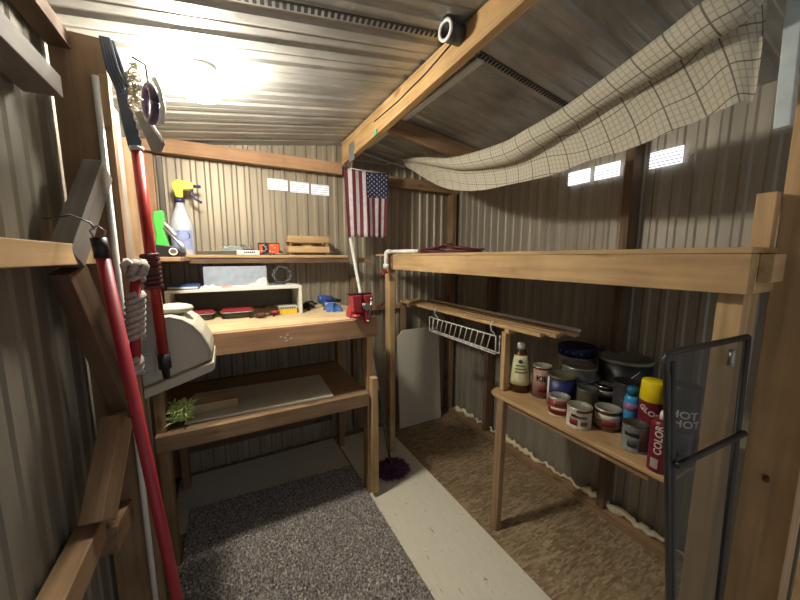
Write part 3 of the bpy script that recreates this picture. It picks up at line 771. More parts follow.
# mop
t = thing('dust_mop', 'fluffy purple mop standing on the floor, its white handle behind the bench vise', 'mop', (.92, 1.84, .011))
bm = bmesh.new(); random.seed(21)
for k in range(1100):
    a = random.uniform(0, 2*math.pi); r0 = .098*math.sqrt(random.random()); L = random.uniform(.02, .04)
    c = Vector((.915+r0*math.cos(a), 1.82+r0*math.sin(a)*.9, .02+.03*(1-r0/.098)))
    d = Vector((math.cos(a+random.uniform(-.5, .5)), math.sin(a+random.uniform(-.5, .5)), random.uniform(-.2, .6)))*L
    if c.z+d.z < .015: d.z = .015-c.z
    tube(bm, [c, c+d], .002, 3, rs=[.0045, .002])
finish('mop_head', bm, PURPLE, t)
A, B = Vector((.915, 1.825, .05)), Vector((.808, 2.25, 1.585)); 
bm = bmesh.new(); tube(bm, [A, A.lerp(B, .32)], .009, 8); finish('socket', bm, DTIN, t)
bm = bmesh.new(); tube(bm, [A.lerp(B, .32), B], .0115, 10); finish('handle', bm, WHITE, t)

# thin rod by the vise
bm = bmesh.new(); tube(bm, [(.845, 2.22, 1.62), (.90, 2.24, .02)], .006, 8)
tag(finish('metal_rod', bm, DTIN), 'thin dark metal rod leaning behind the mop handle', 'rod')

# ---------------------------------------------------------------- loft
t = thing('loft_platform', 'long pine loft shelf along the right wall on wooden posts', 'loft', (1.4, 1.1, 0))
plank('fascia', 1.0, 1.038, .262, 1.96, 1.368, 1.458, 'pine', t)
plank('deck', 1.0, 1.785, .262, 2.24, 1.459, 1.472, 'pine', t, .001)
plank('end_beam', 1.04, 1.775, .262, .325, 1.368, 1.457, 'pine', t)
plank('end_beam', 1.0, 1.78, 1.965, 2.005, 1.368, 1.457, 'dark_wood', t)
plank('joist', 1.04, 1.775, 1.1, 1.138, 1.37, 1.457, 'dark_wood', t)
plank('post', 1.04, 1.128, .275, .322, .0, 1.3675, 'pine', t)
plank('post', 1.0, 1.04, 2.007, 2.08, .012, 1.457, 'pine', t)
plank('packer', 1.045, 1.12, .238, .2615, 1.395, 1.457, 'pine', t)
# PVC pipe and red clamp
t = thing('drain_pipe', 'white plastic elbow pipe on the far corner of the loft shelf', 'pipe', (1.0, 2.1, 1.47))
bm = bmesh.new(); tube(bm, [(1.06, 1.72, 1.487), (.985, 1.96, 1.487)], .0125, 12); tube(bm, [(.985, 1.96, 1.487), (.975, 1.985, 1.487), (.97, 1.998, 1.478), (.97, 2.0, 1.46), (.97, 2.0, 1.385)], .015, 12); finish('elbow', bm, WHITE, t)
bm = bmesh.new(); lathe(bm, (.97, 2.0, 1.375), [(0, 0), (.02, 0), (.02, .03), (0, .03)], 14); finish('coupling', bm, WHITE, t)
t = thing('valve', 'small red tap hanging at the loft corner beneath the white elbow pipe', 'tap', (.955, 1.97, 1.33))
bm = bmesh.new(); sphere(bm, (.955, 1.985, 1.352), .014); tube(bm, [(.955, 1.985, 1.352), (.97, 2.0, 1.374)], .006, 6); finish('body', bm, STEEL, t)
bm = bmesh.new(); tube(bm, [(.92, 1.975, 1.352), (.94, 1.975, 1.365), (.965, 1.97, 1.345)], .006, 7); tube(bm, [(.93, 1.975, 1.335), (.958, 1.972, 1.36)], .005, 7); finish('handle', bm, RED, t)

# scissor jack (folded maroon) on the loft
t = thing('scissor_jack', 'folded maroon scissor jack lying on the loft shelf near the back corner', 'jack', (1.15, 1.62, 1.472))
A = Vector((1.11, 1.83, 1.472)); B = Vector((1.33, 1.47, 1.472)); dv = (B-A).normalized(); nrm = Vector((-dv.y, dv.x, 0))
def L(a, n, z): return A+dv*a+nrm*n+Vector((0, 0, z))
Ln = (B-A).length
for nm, pts in (('base', [(0, .008), (Ln, .008)]), ('arm', [(.01, .02), (Ln*.5, .048)]), ('arm', [(Ln-.01, .02), (Ln*.5, .048)]), ('arm', [(.01, .02), (Ln*.5, .012)]), ('arm', [(Ln-.01, .02), (Ln*.5, .012)])):
    bm = bmesh.new()
    for s in (-.02, .02): tube(bm, [L(pts[0][0], s, pts[0][1]), L(pts[1][0], s, pts[1][1])], .008, 6)
    finish(nm, bm, flat('dull_maroon', (82, 30, 36), .5), t)
bm = bmesh.new(); tube(bm, [L(-.02, 0, .024), L(Ln+.02, 0, .024)], .006, 8); finish('screw', bm, DTIN, t)
bm = bmesh.new(); tube(bm, [L(Ln*.5-.03, 0, .053), L(Ln*.5+.03, 0, .053)], .011, 8); finish('saddle', bm, flat('dull_maroon', (82, 30, 36), .5), t)

# ---------------------------------------------------------------- slatted rack, wire basket, leaning panel
t = thing('slatted_rack', 'narrow pine slatted rack below the loft along the right wall', 'rack', (1.36, 1.6, 0))
for k in range(4):
    x = 1.285+k*.052; plank('slat', x, x+.034, (1.0, .955, .975, .93)[k], 2.392, 1.075, 1.094, 'pine', t)
for y in (1.19, 2.24): plank('crossbar', 1.285, 1.49, y, y+.03, 1.052, 1.0745, 'pine', t)
plank('post', 1.305, 1.343, 1.23, 1.258, .7245, 1.051, 'pine', t)
plank('post', 1.29, 1.33, 2.37, 2.392, .003, 1.051, 'brown_wood', t)
bm = bmesh.new(); tube(bm, [(1.475, .93, 1.102), (1.475, 2.2, 1.102)], .0085, 10)
tag(finish('white_rod', bm, WHITE), 'thin white rod lying along the top of the slatted rack', 'rod')
t = thing('wire_basket', 'white wire basket hooked under the slatted rack', 'basket', (1.3, 1.6, .92))
bm = bmesh.new(); X0 = 1.275; za, zb = 1.025, .925; ya, yb = 1.27, 1.92
for z, x in ((za, X0), (zb, X0), (zb, X0+.03), (zb+.012, X0)): tube(bm, [(x, ya, z), (x, yb, z)], .0042, 6)
for y in (ya, yb): tube(bm, [(X0, y, za), (X0, y, zb), (X0+.03, y, zb), (X0+.03, y, za)], .0032, 6)
finish('frame', bm, WIREW, t)
bm = bmesh.new(); n = 13
for k in range(1, n):
    y = ya+(yb-ya)*k/n; tube(bm, [(X0-.002, y-.012, za), (X0-.002, y+.02, zb), (X0+.03, y+.02, zb)], .0026, 5)
finish('wires', bm, WIREW, t)
for y in (1.30, 1.84):
    bm = bmesh.new(); tube(bm, [(X0+.03, y, 1.097), (X0-.004, y, 1.1), (X0-.012, y, 1.08), (X0-.006, y, 1.05), (X0+.004, y-.01, 1.04), (X0, y-.02, za)], .003, 6); finish('hook', bm, WIREW, t)
bm = bmesh.new()
prof = [(1.23, 0.003), (1.655, .003), (1.645, .815), (1.605, .845), (1.285, .845), (1.235, .79)]
prism(bm, prof, 2.285, 2.30)
M = Matrix.Rotation(R(-3.5), 4, 'X')
bmesh.ops.rotate(bm, cent=(1.4, 2.285, 0), matrix=M.to_3x3(), verts=bm.verts)
tag(finish('leaning_panel', bm, M_PANEL, bevel=.001), 'pale panel with clipped corners leaning upright in the far right corner', 'panel')

# ---------------------------------------------------------------- side table with cans
TZ = .72
t = thing('side_table', 'low plywood table with rounded corner under the loft, crowded with paint cans', 'table', (1.53, .85, 0))
bm = bmesh.new(); poly = [(1.245, .445), (1.245, 1.24), (1.262, 1.275), (1.30, 1.29), (1.785, 1.29), (1.785, .445)]
prism(bm, poly, TZ-.018, TZ, 'Z'); finish('tabletop', bm, wood('table_ply', (176, 146, 104), 'Y', .25, knots=False), t, .003)
lumber('leg', (1.205, 1.15, .002), (1.26, 1.19, TZ-.018), .045, .035, 'brown_wood', t, up=(0, 1, 0))
plank('leg', 1.70, 1.74, .455, .495, .0, TZ-.018, 'dark_wood', t)
plank('apron', 1.262, 1.28, .51, 1.15, TZ-.05, TZ-.018, 'brown_wood', t)

def can(name, label, c, r, h, body, cat='paint can', band=None, lid=TIN, bail=False, grp=None, parts=True):
    x, y = c; t = thing(name, label, cat, (x, y, TZ), grp); z = TZ+.0006
    bm = bmesh.new(); lathe(bm, (x, y, z), [(0, 0), (r, 0), (r, .004), (r*.975, .006), (r*.975, h-.01), (r, h-.008), (r, h-.002)]); finish('body', bm, body, t)
    bm = bmesh.new(); lathe(bm, (x, y, z), [(0, h-.006), (r*.8, h-.006), (r*.82, h), (r*.86, h), (r*.88, h-.004), (r*.94, h-.004), (r*.96, h+.001), (r*1.01, h+.001), (r*1.02, h-.003)]); finish('lid', bm, lid, t)
    if band:
        for (z0, z1, m, a0, a1, nm) in band:
            bm = bmesh.new(); n = 20; base = math.atan2(-y, -x); g = []
            for i in range(n+1):
                a = base+a0+(a1-a0)*i/n; rr = r*.975+.0012+(.0005 if nm != 'label' else 0)
                g.append((bm.verts.new((x+rr*math.cos(a), y+rr*math.sin(a), z+z0*h)), bm.verts.new((x+rr*math.cos(a), y+rr*math.sin(a), z+z1*h))))
            for p, q in zip(g, g[1:]): bm.faces.new((p[0], q[0], q[1], p[1])).smooth = True
            finish(nm, bm, m, t, solid=.0004)
    if bail:
        bm = bmesh.new(); base = math.atan2(-y, -x); pts = []
        for i in range(21):
            a = base-math.pi/2+math.pi*i/20; s = math.sin(math.pi*i/20)
            pts.append((x+(r+.004)*math.cos(a), y+(r+.004)*math.sin(a), z+h*.86-s*h*bail))
        tube(bm, pts, .0028, 6); finish('bail_handle', bm, CHROME, t)
    return t
P = 3.1
# amber bottle
t = thing('glass_bottle', 'brown liquid bottle with cream label and white cap at the table far corner', 'bottle', (1.40, 1.205, TZ))
bm = bmesh.new(); lathe(bm, (1.40, 1.205, TZ+.0006), [(0, 0), (.05, 0), (.054, .01), (.054, .07), (.049, .12), (.042, .18), (.03, .215), (.018, .23), (.018, .24), (0, .24)]); finish('bottle', bm, AMBER, t)
bm = bmesh.new(); base = math.atan2(-1.205, -1.40); g = []
prf = [(.0553, .045), (.0553, .07), (.0503, .12), (.0445, .17), (.036, .205)]
for i in range(17):
    a = base-1.15+2.3*i/16; g.append([bm.verts.new((1.40+q*math.cos(a), 1.205+q*math.sin(a), TZ+h)) for q, h in prf])
for p, q in zip(g, g[1:]):
    for k in range(4): bm.faces.new((p[k], q[k], q[k+1], p[k+1])).smooth = True
finish('label', bm, CREAM, t, solid=.0004)
bm = bmesh.new(); lathe(bm, (1.40, 1.205, TZ+.236), [(0, 0), (.02, 0), (.02, .027), (.014, .034), (0, .034)]); finish('cap', bm, WHITE, t)
bm = bmesh.new(); c0 = Vector((1.40+.042*math.cos(base), 1.205+.042*math.sin(base), TZ+.175)); lathe(bm, c0, [(0, .004), (.011, .004), (.011, .0), (0, 0)], 14, axis=(math.cos(base), math.sin(base), .2)); finish('round_seal', bm, DGREY, t)
for k in range(3):
    bm = bmesh.new(); z = TZ+.15-k*.018; g = []; rr = (.0495, .0515, .053)[k]
    for i in range(9):
        a = base-.5+(1.+.15*k)*i/8; g.append((bm.verts.new((1.40+rr*math.cos(a), 1.205+rr*math.sin(a), z)), bm.verts.new((1.40+rr*math.cos(a), 1.205+rr*math.sin(a), z+.006))))
    for p, q in zip(g, g[1:]): bm.faces.new((p[0], q[0], q[1], p[1]))
    finish('label_line', bm, OLIVE, t, solid=.0006)

tk = can('paint_can', 'tan and pinkish labelled can with letter K, behind the brown bottle', (1.445, 1.10), .047, .165, BROWNL, band=[(.08, .92, TANL, -1.1, 1.1, 'label'), (.2, .4, RLAB, -.3, .7, 'label_patch')], grp=None)
wrap_text('lettering', 'KILZ', .04, (1.445, 1.10), .047, TZ+.105, BLACK, tk, ang=math.atan2(-1.10, -1.445)+.3)
can('paint_can', 'navy-blue labelled paint can with dull greenish lid behind the red quart', (1.445, .985), .066, .152, DTIN, band=[(.05, .9, NAVY, -.9, 1.1, 'label'), (.05, .95, WLAB, -1.25, -.95, 'label_edge')], lid=OLIVE)
tc_ = can('paint_can', 'small red labelled quart can nearest the brown bottle', (1.343, .921), .045, .088, WLAB, band=[(.12, .88, RLAB, -P/2, P/2, 'label'), (.36, .5, WLAB, -.8, .7, 'label_stripe'), (.6, .8, BROWNL, -.4, .5, 'label_patch')])
td = can('paint_can', 'white quart can with black script and red spot, foremost of the row', (1.329, .813), .05, .088, WLAB, band=[(.18, .5, RLAB, -.75, -.1, 'red_patch'), (.2, .42, OLIVE, .15, .7, 'label_patch'), (.84, .96, BROWNL, -.2, 1.2, 'dried_drip')])
wrap_text('lettering', 'Minwax', .02, (1.329, .813), .05, TZ+.056, BLACK, td)
te = can('paint_can', 'brown quart can with white band and red mark, in front of the grey can', (1.418, .743), .05, .088, BROWNL, band=[(.5, .8, WLAB, -1.4, 1.4, 'label'), (.14, .5, TANL, -1.4, 1.4, 'label'), (.22, .5, RLAB, -.35, .65, 'red_patch')])
can('paint_can', 'dull olive tin with dark open rim behind the white quart can', (1.45, .855), .045, .128, OLIVE, lid=DTIN)
can('paint_can', 'small black and silver striped tin next to the large grey can', (1.57, .846), .042, .125, BLACK, band=[(.1, .45, SILVER, -1.2, 1.2, 'label'), (.6, .85, TIN, -1.2, 1.2, 'label')], lid=CHROME)
can('paint_can', 'plain silver gallon paint can with wire handle before the white bucket', (1.602, 1.0), .083, .172, SILVER, bail=.28, lid=TIN)
can('grey_can', 'dark grey gallon can with ringed lid behind the light blue bottle', (1.537, .729), .056, .186, DGREY, lid=BLACK) 
# white pail with navy lid
t = thing('pail', 'white plastic pail with navy blue lid at the back of the table', 'pail', (1.75, 1.11, TZ)); c = (1.75, 1.11, TZ+.0006)
bm = bmesh.new(); lathe(bm, c, [(0, 0), (.085, 0), (.092, .17), (.097, .172), (.097, .18), (0, .18)]); finish('bucket', bm, WHITE, t)
bm = bmesh.new(); lathe(bm, c, [(.098, .178), (.1, .18), (.1, .222), (.096, .232), (.088, .234), (.084, .224), (0, .224)]); finish('lid', bm, NAVY, t)
bm = bmesh.new()
for k in range(16):
    a = k*math.pi/8; sphere(bm, (c[0]+.1*math.cos(a), c[1]+.1*math.sin(a), c[2]+.205), .006, seg=6)
finish('lid_lug', bm, flat('lug_blue', (120, 140, 190), .4), t)
bm = bmesh.new(); lathe(bm, c, [(.03, .226), (.055, .226), (.055, .234), (.03, .234), (.03, .226)]); finish('spout_ring', bm, BLACK, t)
# black bucket
t = thing('bucket', 'large black bucket with pale rimmed lid and wire handle behind the cans', 'bucket', (1.745, .852, TZ)); c = (1.745, .852, TZ+.0006)
bm = bmesh.new(); lathe(bm, c, [(0, 0), (.098, 0), (.112, .222), (0, .222)]); finish('bucket', bm, BLACK, t)
bm = bmesh.new(); lathe(bm, c, [(.11, .218), (.116, .22), (.116, .232), (.108, .236), (.104, .228), (0, .226)]); finish('lid', bm, flat('grey_green_lid', (120, 120, 104), .5), t)
bm = bmesh.new(); base = math.atan2(-.862, -1.745); pts = []
for i in range(21):
    a = base-math.pi/2-.1+2.2*i/20; s = math.sin(math.pi*i/20)
    pts.append((c[0]+.117*math.cos(a), c[1]+.117*math.sin(a), c[2]+.2-s*.09))
tube(bm, pts, .0025, 6); finish('bail_handle', bm, CHROME, t)
# light blue small bottle
t = thing('blue_bottle', 'small light blue plastic bottle between the grey can and yellow-capped can', 'bottle', (1.44, .665, TZ)); c = (1.44, .665, TZ+.0006)
bm = bmesh.new(); lathe(bm, c, [(0, 0), (.027, 0), (.027, .155), (.022, .168), (.015, .172), (0, .172)]); finish('bottle', bm, LBLUE, t)
bm = bmesh.new(); lathe(bm, c, [(0, .17), (.02, .17), (.021, .2), (.017, .206), (0, .206)]); finish('cap', bm, flat('deep_blue_cap', (30, 100, 140), .4), t)
bm = bmesh.new(); lathe(bm, c, [(.0274, .11), (.0279, .11), (.0279, .14), (.0274, .14)]); finish('label', bm, flat('pink_blue_label', (150, 110, 150), .5), t)
# front small tin
tm = can('paint_can', 'small silver and brown tin, front right of the table by the maroon cans', (1.348, .602), .043, .1, SILVER, band=[(.08, .92, BROWNL, .35, 1.5, 'label'), (.62, .78, BLACK, -.8, .3, 'label_stripe'), (.2, .5, DGREY, -.5, .2, 'label_patch')], lid=DTIN)
# spray cans
def spray(name, label, c, r, h, body, cap=None, nozzle=None):
    t = thing(name, label, 'spray can', (c[0], c[1], TZ)); cc = (c[0], c[1], TZ+.0006); hb = h-(.06 if cap else .03)
    bm = bmesh.new(); lathe(bm, cc, [(0, 0), (r, 0), (r*1.01, .003), (r, .006), (r, hb-.02), (r*.9, hb-.006), (r*.7, hb), (0, hb)]); finish('body', bm, body, t)
    if cap:
        bm = bmesh.new(); lathe(bm, cc, [(r*.98, hb-.018), (r*1.02, hb-.016), (r*.95, h-.004), (r*.9, h), (0, h)]); finish('cap', bm, cap, t)
    if nozzle:
        bm = bmesh.new(); lathe(bm, cc, [(0, hb), (.012, hb), (.012, hb+.018), (.008, h), (0, h)], 14); finish('nozzle', bm, nozzle, t)
    return t
t = spray('spray_can', 'maroon spray can with yellow cap on the side table', (1.435, .592), .043, .258, MAROON, cap=YELLOW)
wrap_text('lettering', 'GLOSS', .028, (1.435, .592), .043, TZ+.14, WLAB, t, ang=math.atan2(-.592, -1.435)-.1, rot=-.5)
t = spray('spray_can', 'capless maroon spray can with white nozzle, nearest the mesh screen', (1.285, .493), .034, .212, MAROON, nozzle=WHITE)
wrap_text('lettering', 'COLOR', .03, (1.285, .493), .034, TZ+.118, WLAB, t, ang=math.atan2(-.493, -1.285)-.2, rot=R(90))
bm = bmesh.new(); a0 = math.atan2(-.493, -1.285)
for k in range(9):
    a = a0-.75+k*.075
    v = [bm.verts.new((1.285+.0352*math.cos(b), .493+.0352*math.sin(b), z)) for b, z in ((a, TZ+.015), (a+.04, TZ+.015), (a+.04, TZ+.05), (a, TZ+.05))]; bm.faces.new(v)
finish('barcode', bm, WLAB, t, solid=.0004)
t = spray('spray_can', 'tall dark spray can reading HOT SHOT, seen through the mesh screen', (1.40, .485), .045, .285, flat('dark_purple_label', (52, 44, 58), .4), cap=flat('dark_cap', (44, 42, 40), .4))
wrap_text('lettering', 'HOT', .036, (1.40, .485), .045, TZ+.19, WHITE, t, ang=math.atan2(-.485, -1.40)+.1)
wrap_text('lettering', 'SHOT', .036, (1.40, .485), .045, TZ+.158, WHITE, t, ang=math.atan2(-.485, -1.40)+.15)
bm = bmesh.new(); g = []; a0 = math.atan2(-.485, -1.40)
for i in range(11):
    a = a0-.5+1.3*i/10; g.append((bm.verts.new((1.40+.0462*math.cos(a), .485+.0462*math.sin(a), TZ+.05)), bm.verts.new((1.40+.0462*math.cos(a), .485+.0462*math.sin(a), TZ+.125))))
for p, q in zip(g, g[1:]): bm.faces.new((p[0], q[0], q[1], p[1]))
finish('label', bm, flat('lilac_label', (110, 100, 120), .5), t, solid=.0005)

# ---------------------------------------------------------------- mesh screen
t = thing('mesh_screen', 'dark framed mesh screen leaning against the near loft post before the table', 'screen', (.95, .27, 0))
TL, TR, BL, BR, ML, MR = [Vector(p) for p in ((.757, .300, 1.262), (.995, .250, 1.278), (.985, .262, .012), (1.16, .1, .012), (.803, .290, 1.02), (1.0, .247, 1.062))]
BL = Vector((.975, .268, .012)); BR = Vector((1.03, .232, .012))
bm = bmesh.new(); tube(bm, [BL, TL-Vector((-.012, .002, .05)), TL-Vector((0, 0, .012)), TL+Vector((.012, -.002, 0)), TR], .0065, 10); tube(bm, [TR, BR], .0065, 10); tube(bm, [BL, BR], .007, 8)
finish('frame', bm, DFRAME, t)
bm = bmesh.new(); o_ = Vector((-.002, -.013, 0)); tube(bm, [ML+o_, MR+o_], .0065, 10); finish('middle_bar', bm, DFRAME, t)
bm = bmesh.new(); tube(bm, [BL+Vector((.012, -.002, .01)), TL+Vector((.02, -.004, -.02))], .0065, 8); finish('side_strip', bm, DFRAME, t)
bm = bmesh.new(); bm.faces.new([bm.verts.new(p) for p in (BL, BR, TR, TL)]); finish('mesh', bm, M_MESH, t)
bm = bmesh.new(); e_ = TL.lerp(TR, .72)+Vector((-.003, -.012, -.05)); tube(bm, [e_, e_+Vector((.003, 0, .035))], .006, 8); finish('latch', bm, STEEL, t)

# ---------------------------------------------------------------- door post at the right
t = thing('door_post', 'thick pine door post in the right foreground', 'post', (1.2, .25, 0))
plank('post', 1.165, 1.255, .175, .268, 0, 2.17, 'pine', t)
plank('stop_board', 1.12, 1.15, .125, .150, 0, 2.17, 'pine', t)
plank('stop_board', 1.09, 1.12, .06, .10, 0, 2.17, 'reddish_pine', t)
lumber('block', (1.142, .285, 1.458), (1.142, .285, 1.60), .034, .03, 'pine', t, up=(0, 1, 0))
bm = bmesh.new(); tube(bm, [(1.163, .225, .905), (1.150, .222, .90)], .006, 6); finish('screw', bm, BROWNL, t)
tag(lumber('pale_strip', (1.115, .272, 1.735), (1.115, .285, 2.2), .026, .02, FADED, up=(0, 1, 0)), 'pale painted strip hanging beside the top of the door post', 'strip')

# ---------------------------------------------------------------- plaid cloth
# stations along the sag: top of the roll, bottom of the roll, hem
ST = [
((1.26, 2.292, 2.205), (1.26, 2.291, 2.183), (1.27, 2.31, 2.166)),
((1.234, 1.937, 2.118), (1.234, 1.851, 2.04), (1.249, 1.814, 1.915)),
((1.208, 1.585, 2.024), (1.208, 1.51, 1.935), (1.229, 1.461, 1.815)),
((1.182, 1.199, 1.98), (1.182, 1.156, 1.879), (1.208, 1.14, 1.789)),
((1.155, 1.006, 1.983), (1.155, 0.951, 1.892), (1.187, 0.93, 1.779)),
((1.129, 0.841, 1.99), (1.129, 0.785, 1.919), (1.167, 0.751, 1.79)),
((1.103, 0.705, 2.005), (1.103, 0.652, 1.935), (1.146, 0.618, 1.788)),
((1.077, 0.596, 2.017), (1.077, 0.543, 1.94), (1.125, 0.496, 1.795)),
((1.051, 0.497, 2.028), (1.051, 0.453, 1.949), (1.105, 0.409, 1.805)),
((1.03, 0.415, 2.04), (1.03, 0.374, 1.951), (1.089, 0.344, 1.81)),
((1.03, 0.351, 2.052), (1.03, 0.321, 1.967), (1.095, 0.316, 1.824)),
((1.03, 0.318, 2.082), (1.03, 0.291, 2.016), (1.1, 0.321, 2.038)),
]
def cr(a, b, c, d, t):
    return .5*((2*b)+(c-a)*t+(2*a-5*b+4*c-d)*t*t+(3*b-a-3*c+d)*t**3)
def station(s):
    i = min(int(s), len(ST)-2); t = s-i
    ix = [max(0, i-1), i, i+1, min(len(ST)-1, i+2)]
    return [Vector([cr(*[ST[k][j][a] for k in ix], t) for a in range(3)]) for j in range(3)]
rows = []; NS = 120; NC = 22; NB = 16; along = 0; prevm = None
for q in range(NS+1):
    T, Rr, B = station(q/NS*(len(ST)-1)*.99999)
    Mid = (T+Rr)/2; rad = max(.004, (T.z-Rr.z)/2); row = []; vlen = 0
    k_ = min(1., q/18)
    if prevm is not None: along += (Mid-prevm).length
    prevm = Mid.copy()
    P_ = []
    for k in range(NC+1):
        a = math.pi/2+R(20)+R(322)*k/NC
        ca, sa = math.cos(a), math.sin(a)
        P_.append(Vector((Mid.x+rad*.8*ca, Mid.y+(T.y-Rr.y)/2*sa, Mid.z+rad*sa)))
    S0 = P_[-1].copy()
    for k in range(1, NB+1):
        w = k/NB
        p = S0.lerp(B, w); 
        p.x += (.022*math.sin(w*math.pi)+.003*math.sin(q*.33+w*5)*w)*k_
        p.y += .002*math.sin(q*.21+w*4)*w*k_
        P_.append(p)
    rows.append((P_, along))
bm = bmesh.new(); uvl = bm.loops.layers.uv.new('UVMap'); grid = []
for P_, al in rows:
    r = []; v = 0
    for k, p in enumerate(P_):
        if k: v = v+(P_[k]-P_[k-1]).length
        r.append((bm.verts.new(p), (al, v)))
    grid.append(r)
tot = max(r[-1][1][1] for r in grid)
for a, b in zip(grid, grid[1:]):
    for k in range(len(a)-1):
        cs = (a[k], b[k], b[k+1], a[k+1]); f = bm.faces.new([c[0] for c in cs]); f.smooth = True
        for lp, c in zip(f.loops, cs):
            lp[uvl].uv = (c[1][0], c[1][1])
tag(finish('plaid_sheet', bm, M_CLOTH), 'cream sheet with dark plaid lines sagging below the right roof slope', 'sheet')
bm = bmesh.new(); tube(bm, [(1.262, 2.30, 2.18), (1.13, 2.33, 2.15), (1.01, 2.34, 2.155), (.85, 2.33, 2.15)], .004, 6)
tag(finish('tie_cord', bm, ROPE), 'thin pale cord tying the plaid sheet to the ridge beam', 'cord')

# ---------------------------------------------------------------- left wall framing, close to the camera
SX = -.355
def wl(name, p0, p1, w, t_, key, label, cat='timber'):
    o = lumber(name, p0, p1, w, t_, key); return tag(o, label, cat)
wl('wall_rail', (SX, -.3, 1.457), (SX, 1.26, 1.457), .05, .085, 'pine', 'horizontal pine rail crossing the left wall at chest height', 'rail')
wl('knee_brace', (-.332, 1.07, 1.445), (-.302, 1.272, 1.70), .065, .045, 'grey_wood', 'diagonal wooden brace rising above the left wall rail', 'brace')
wl('knee_brace', (-.345, 1.11, 1.42), (-.30, 1.27, .99), .07, .045, 'dark_wood', 'dark diagonal brace running down from the left wall rail', 'brace')
wl('knee_brace', (-.31, 1.215, .97), (-.335, 1.06, .755), .085, .05, 'brown_wood', 'diagonal brace above the low rail of the left wall', 'brace')
wl('wall_rail', (SX-.005, -.3, .71), (SX-.005, 1.10, .71), .075, .055, 'brown_wood', 'low wooden rail along the left wall near the floor', 'rail')
wl('wood_block', (SX+.005, 1.13, .64), (SX+.005, 1.299, .61), .075, .06, 'brown_wood', 'short timber block between low rail and post on the left wall', 'block')
wl('wall_board', (SX, .2, 1.86), (SX, 1.14, 1.86), .05, .07, 'grey_wood', 'grey board end high on the left wall', 'board')
wl('wall_post', (-.325, 1.32, 0), (-.325, 1.32, 2.07), .12, .04, 'brown_wood', 'brown upright post on the left wall behind the red handles', 'post')
wl('wall_post', (-.35, 1.62, 0), (-.35, 1.62, 1.99), .07, .075, 'grey_wood', 'second upright post on the left wall, next to the bench', 'post')
bm = bmesh.new(); tube(bm, [(-.285, 1.288, .0), (-.287, 1.288, 1.0), (-.289, 1.288, 1.96)], .0085, 10)
tag(finish('wall_conduit', bm, WHITE), 'thin white vertical pipe fixed up the left wall post', 'pipe')
bm = bmesh.new(); tube(bm, [(-.33, .98, 1.53), (-.30, 1.02, 1.545), (-.27, 1.03, 1.53), (-.262, 1.02, 1.515)], .0022, 5)
tag(finish('hook_wire', bm, BLACK), 'thin dark bent wire above the left wall rail by the red handle', 'wire')

# red broom handle with black cap and loop
t = thing('red_handle', 'long matte red pole with black cap leaning on the left wall', 'pole', (-.13, .965, 0))
A = Vector((-.13, .965, .034)); B = Vector((-.25, 1.01, 1.45)); d = (B-A).normalized()
bm = bmesh.new(); tube(bm, [A, B], .0135, 14); finish('pole', bm, RED, t)
bm = bmesh.new(); tube(bm, [B-d*.002, B+d*.045], .0155, 14); finish('cap', bm, BLACK, t)
bm = bmesh.new(); e = B+d*.045; tube(bm, [e+Vector((-.008, 0, 0)), e+Vector((-.014, 0, .016)), e+Vector((0, 0, .028)), e+Vector((.014, 0, .016)), e+Vector((.008, 0, 0))], .002, 6); finish('hanging_loop', bm, STEEL, t)

# pole saw
t = thing('pole_saw', 'metallic red telescopic pole saw hanging before the corner, wrapped in dark cord', 'pole saw', (-.2, 1.3, 1.04))
A = Vector((-.196, 1.30, 1.13)); B = Vector((-.213, 1.30, 1.775)); d = (B-A).normalized()
bm = bmesh.new(); tube(bm, [A, B], .0155, 14); finish('pole', bm, REDM, t)
bm = bmesh.new(); tube(bm, [A+d*.001, A-d*.05, A-d*.052, A-d*.085], .017, 12, rs=[.0185, .0185, .012, .01]); finish('tip', bm, BLACK, t)
bm = bmesh.new(); C0 = Vector((-.2045, 1.30, 1.345)); pts = [C0+d*(k*.115/110)+Vector((.021*math.cos(k*.46), .021*math.sin(k*.46), 0)) for k in range(111)]
tube(bm, pts, .0065, 6); finish('wound_cord', bm, SLEEVE, t)
bm = bmesh.new(); lathe(bm, B-d*.004, [(.0, 0), (.018, 0), (.019, .012), (.0, .014)], 14, axis=d); finish('collar', bm, LGREY, t)
bm = bmesh.new()
poly = [(-.232, 1.775), (-.200, 1.775)]
n = 14
rt = [(-.200-.0022*k+(.004 if k % 2 else 0), 1.79+k*.0125) for k in range(n)]
lf = [(-.250, 1.955), (-.243, 1.86)]
prism(bm, poly+rt+lf, 1.298, 1.301); finish('saw_blade', bm, BLUEJ, t)
bm = bmesh.new(); tube(bm, [(-.232, 1.31, 1.95), (-.238, 1.325, 2.0), (-.24, 1.33, 2.04)], .008, 8); finish('hook', bm, BLUEJ, t)

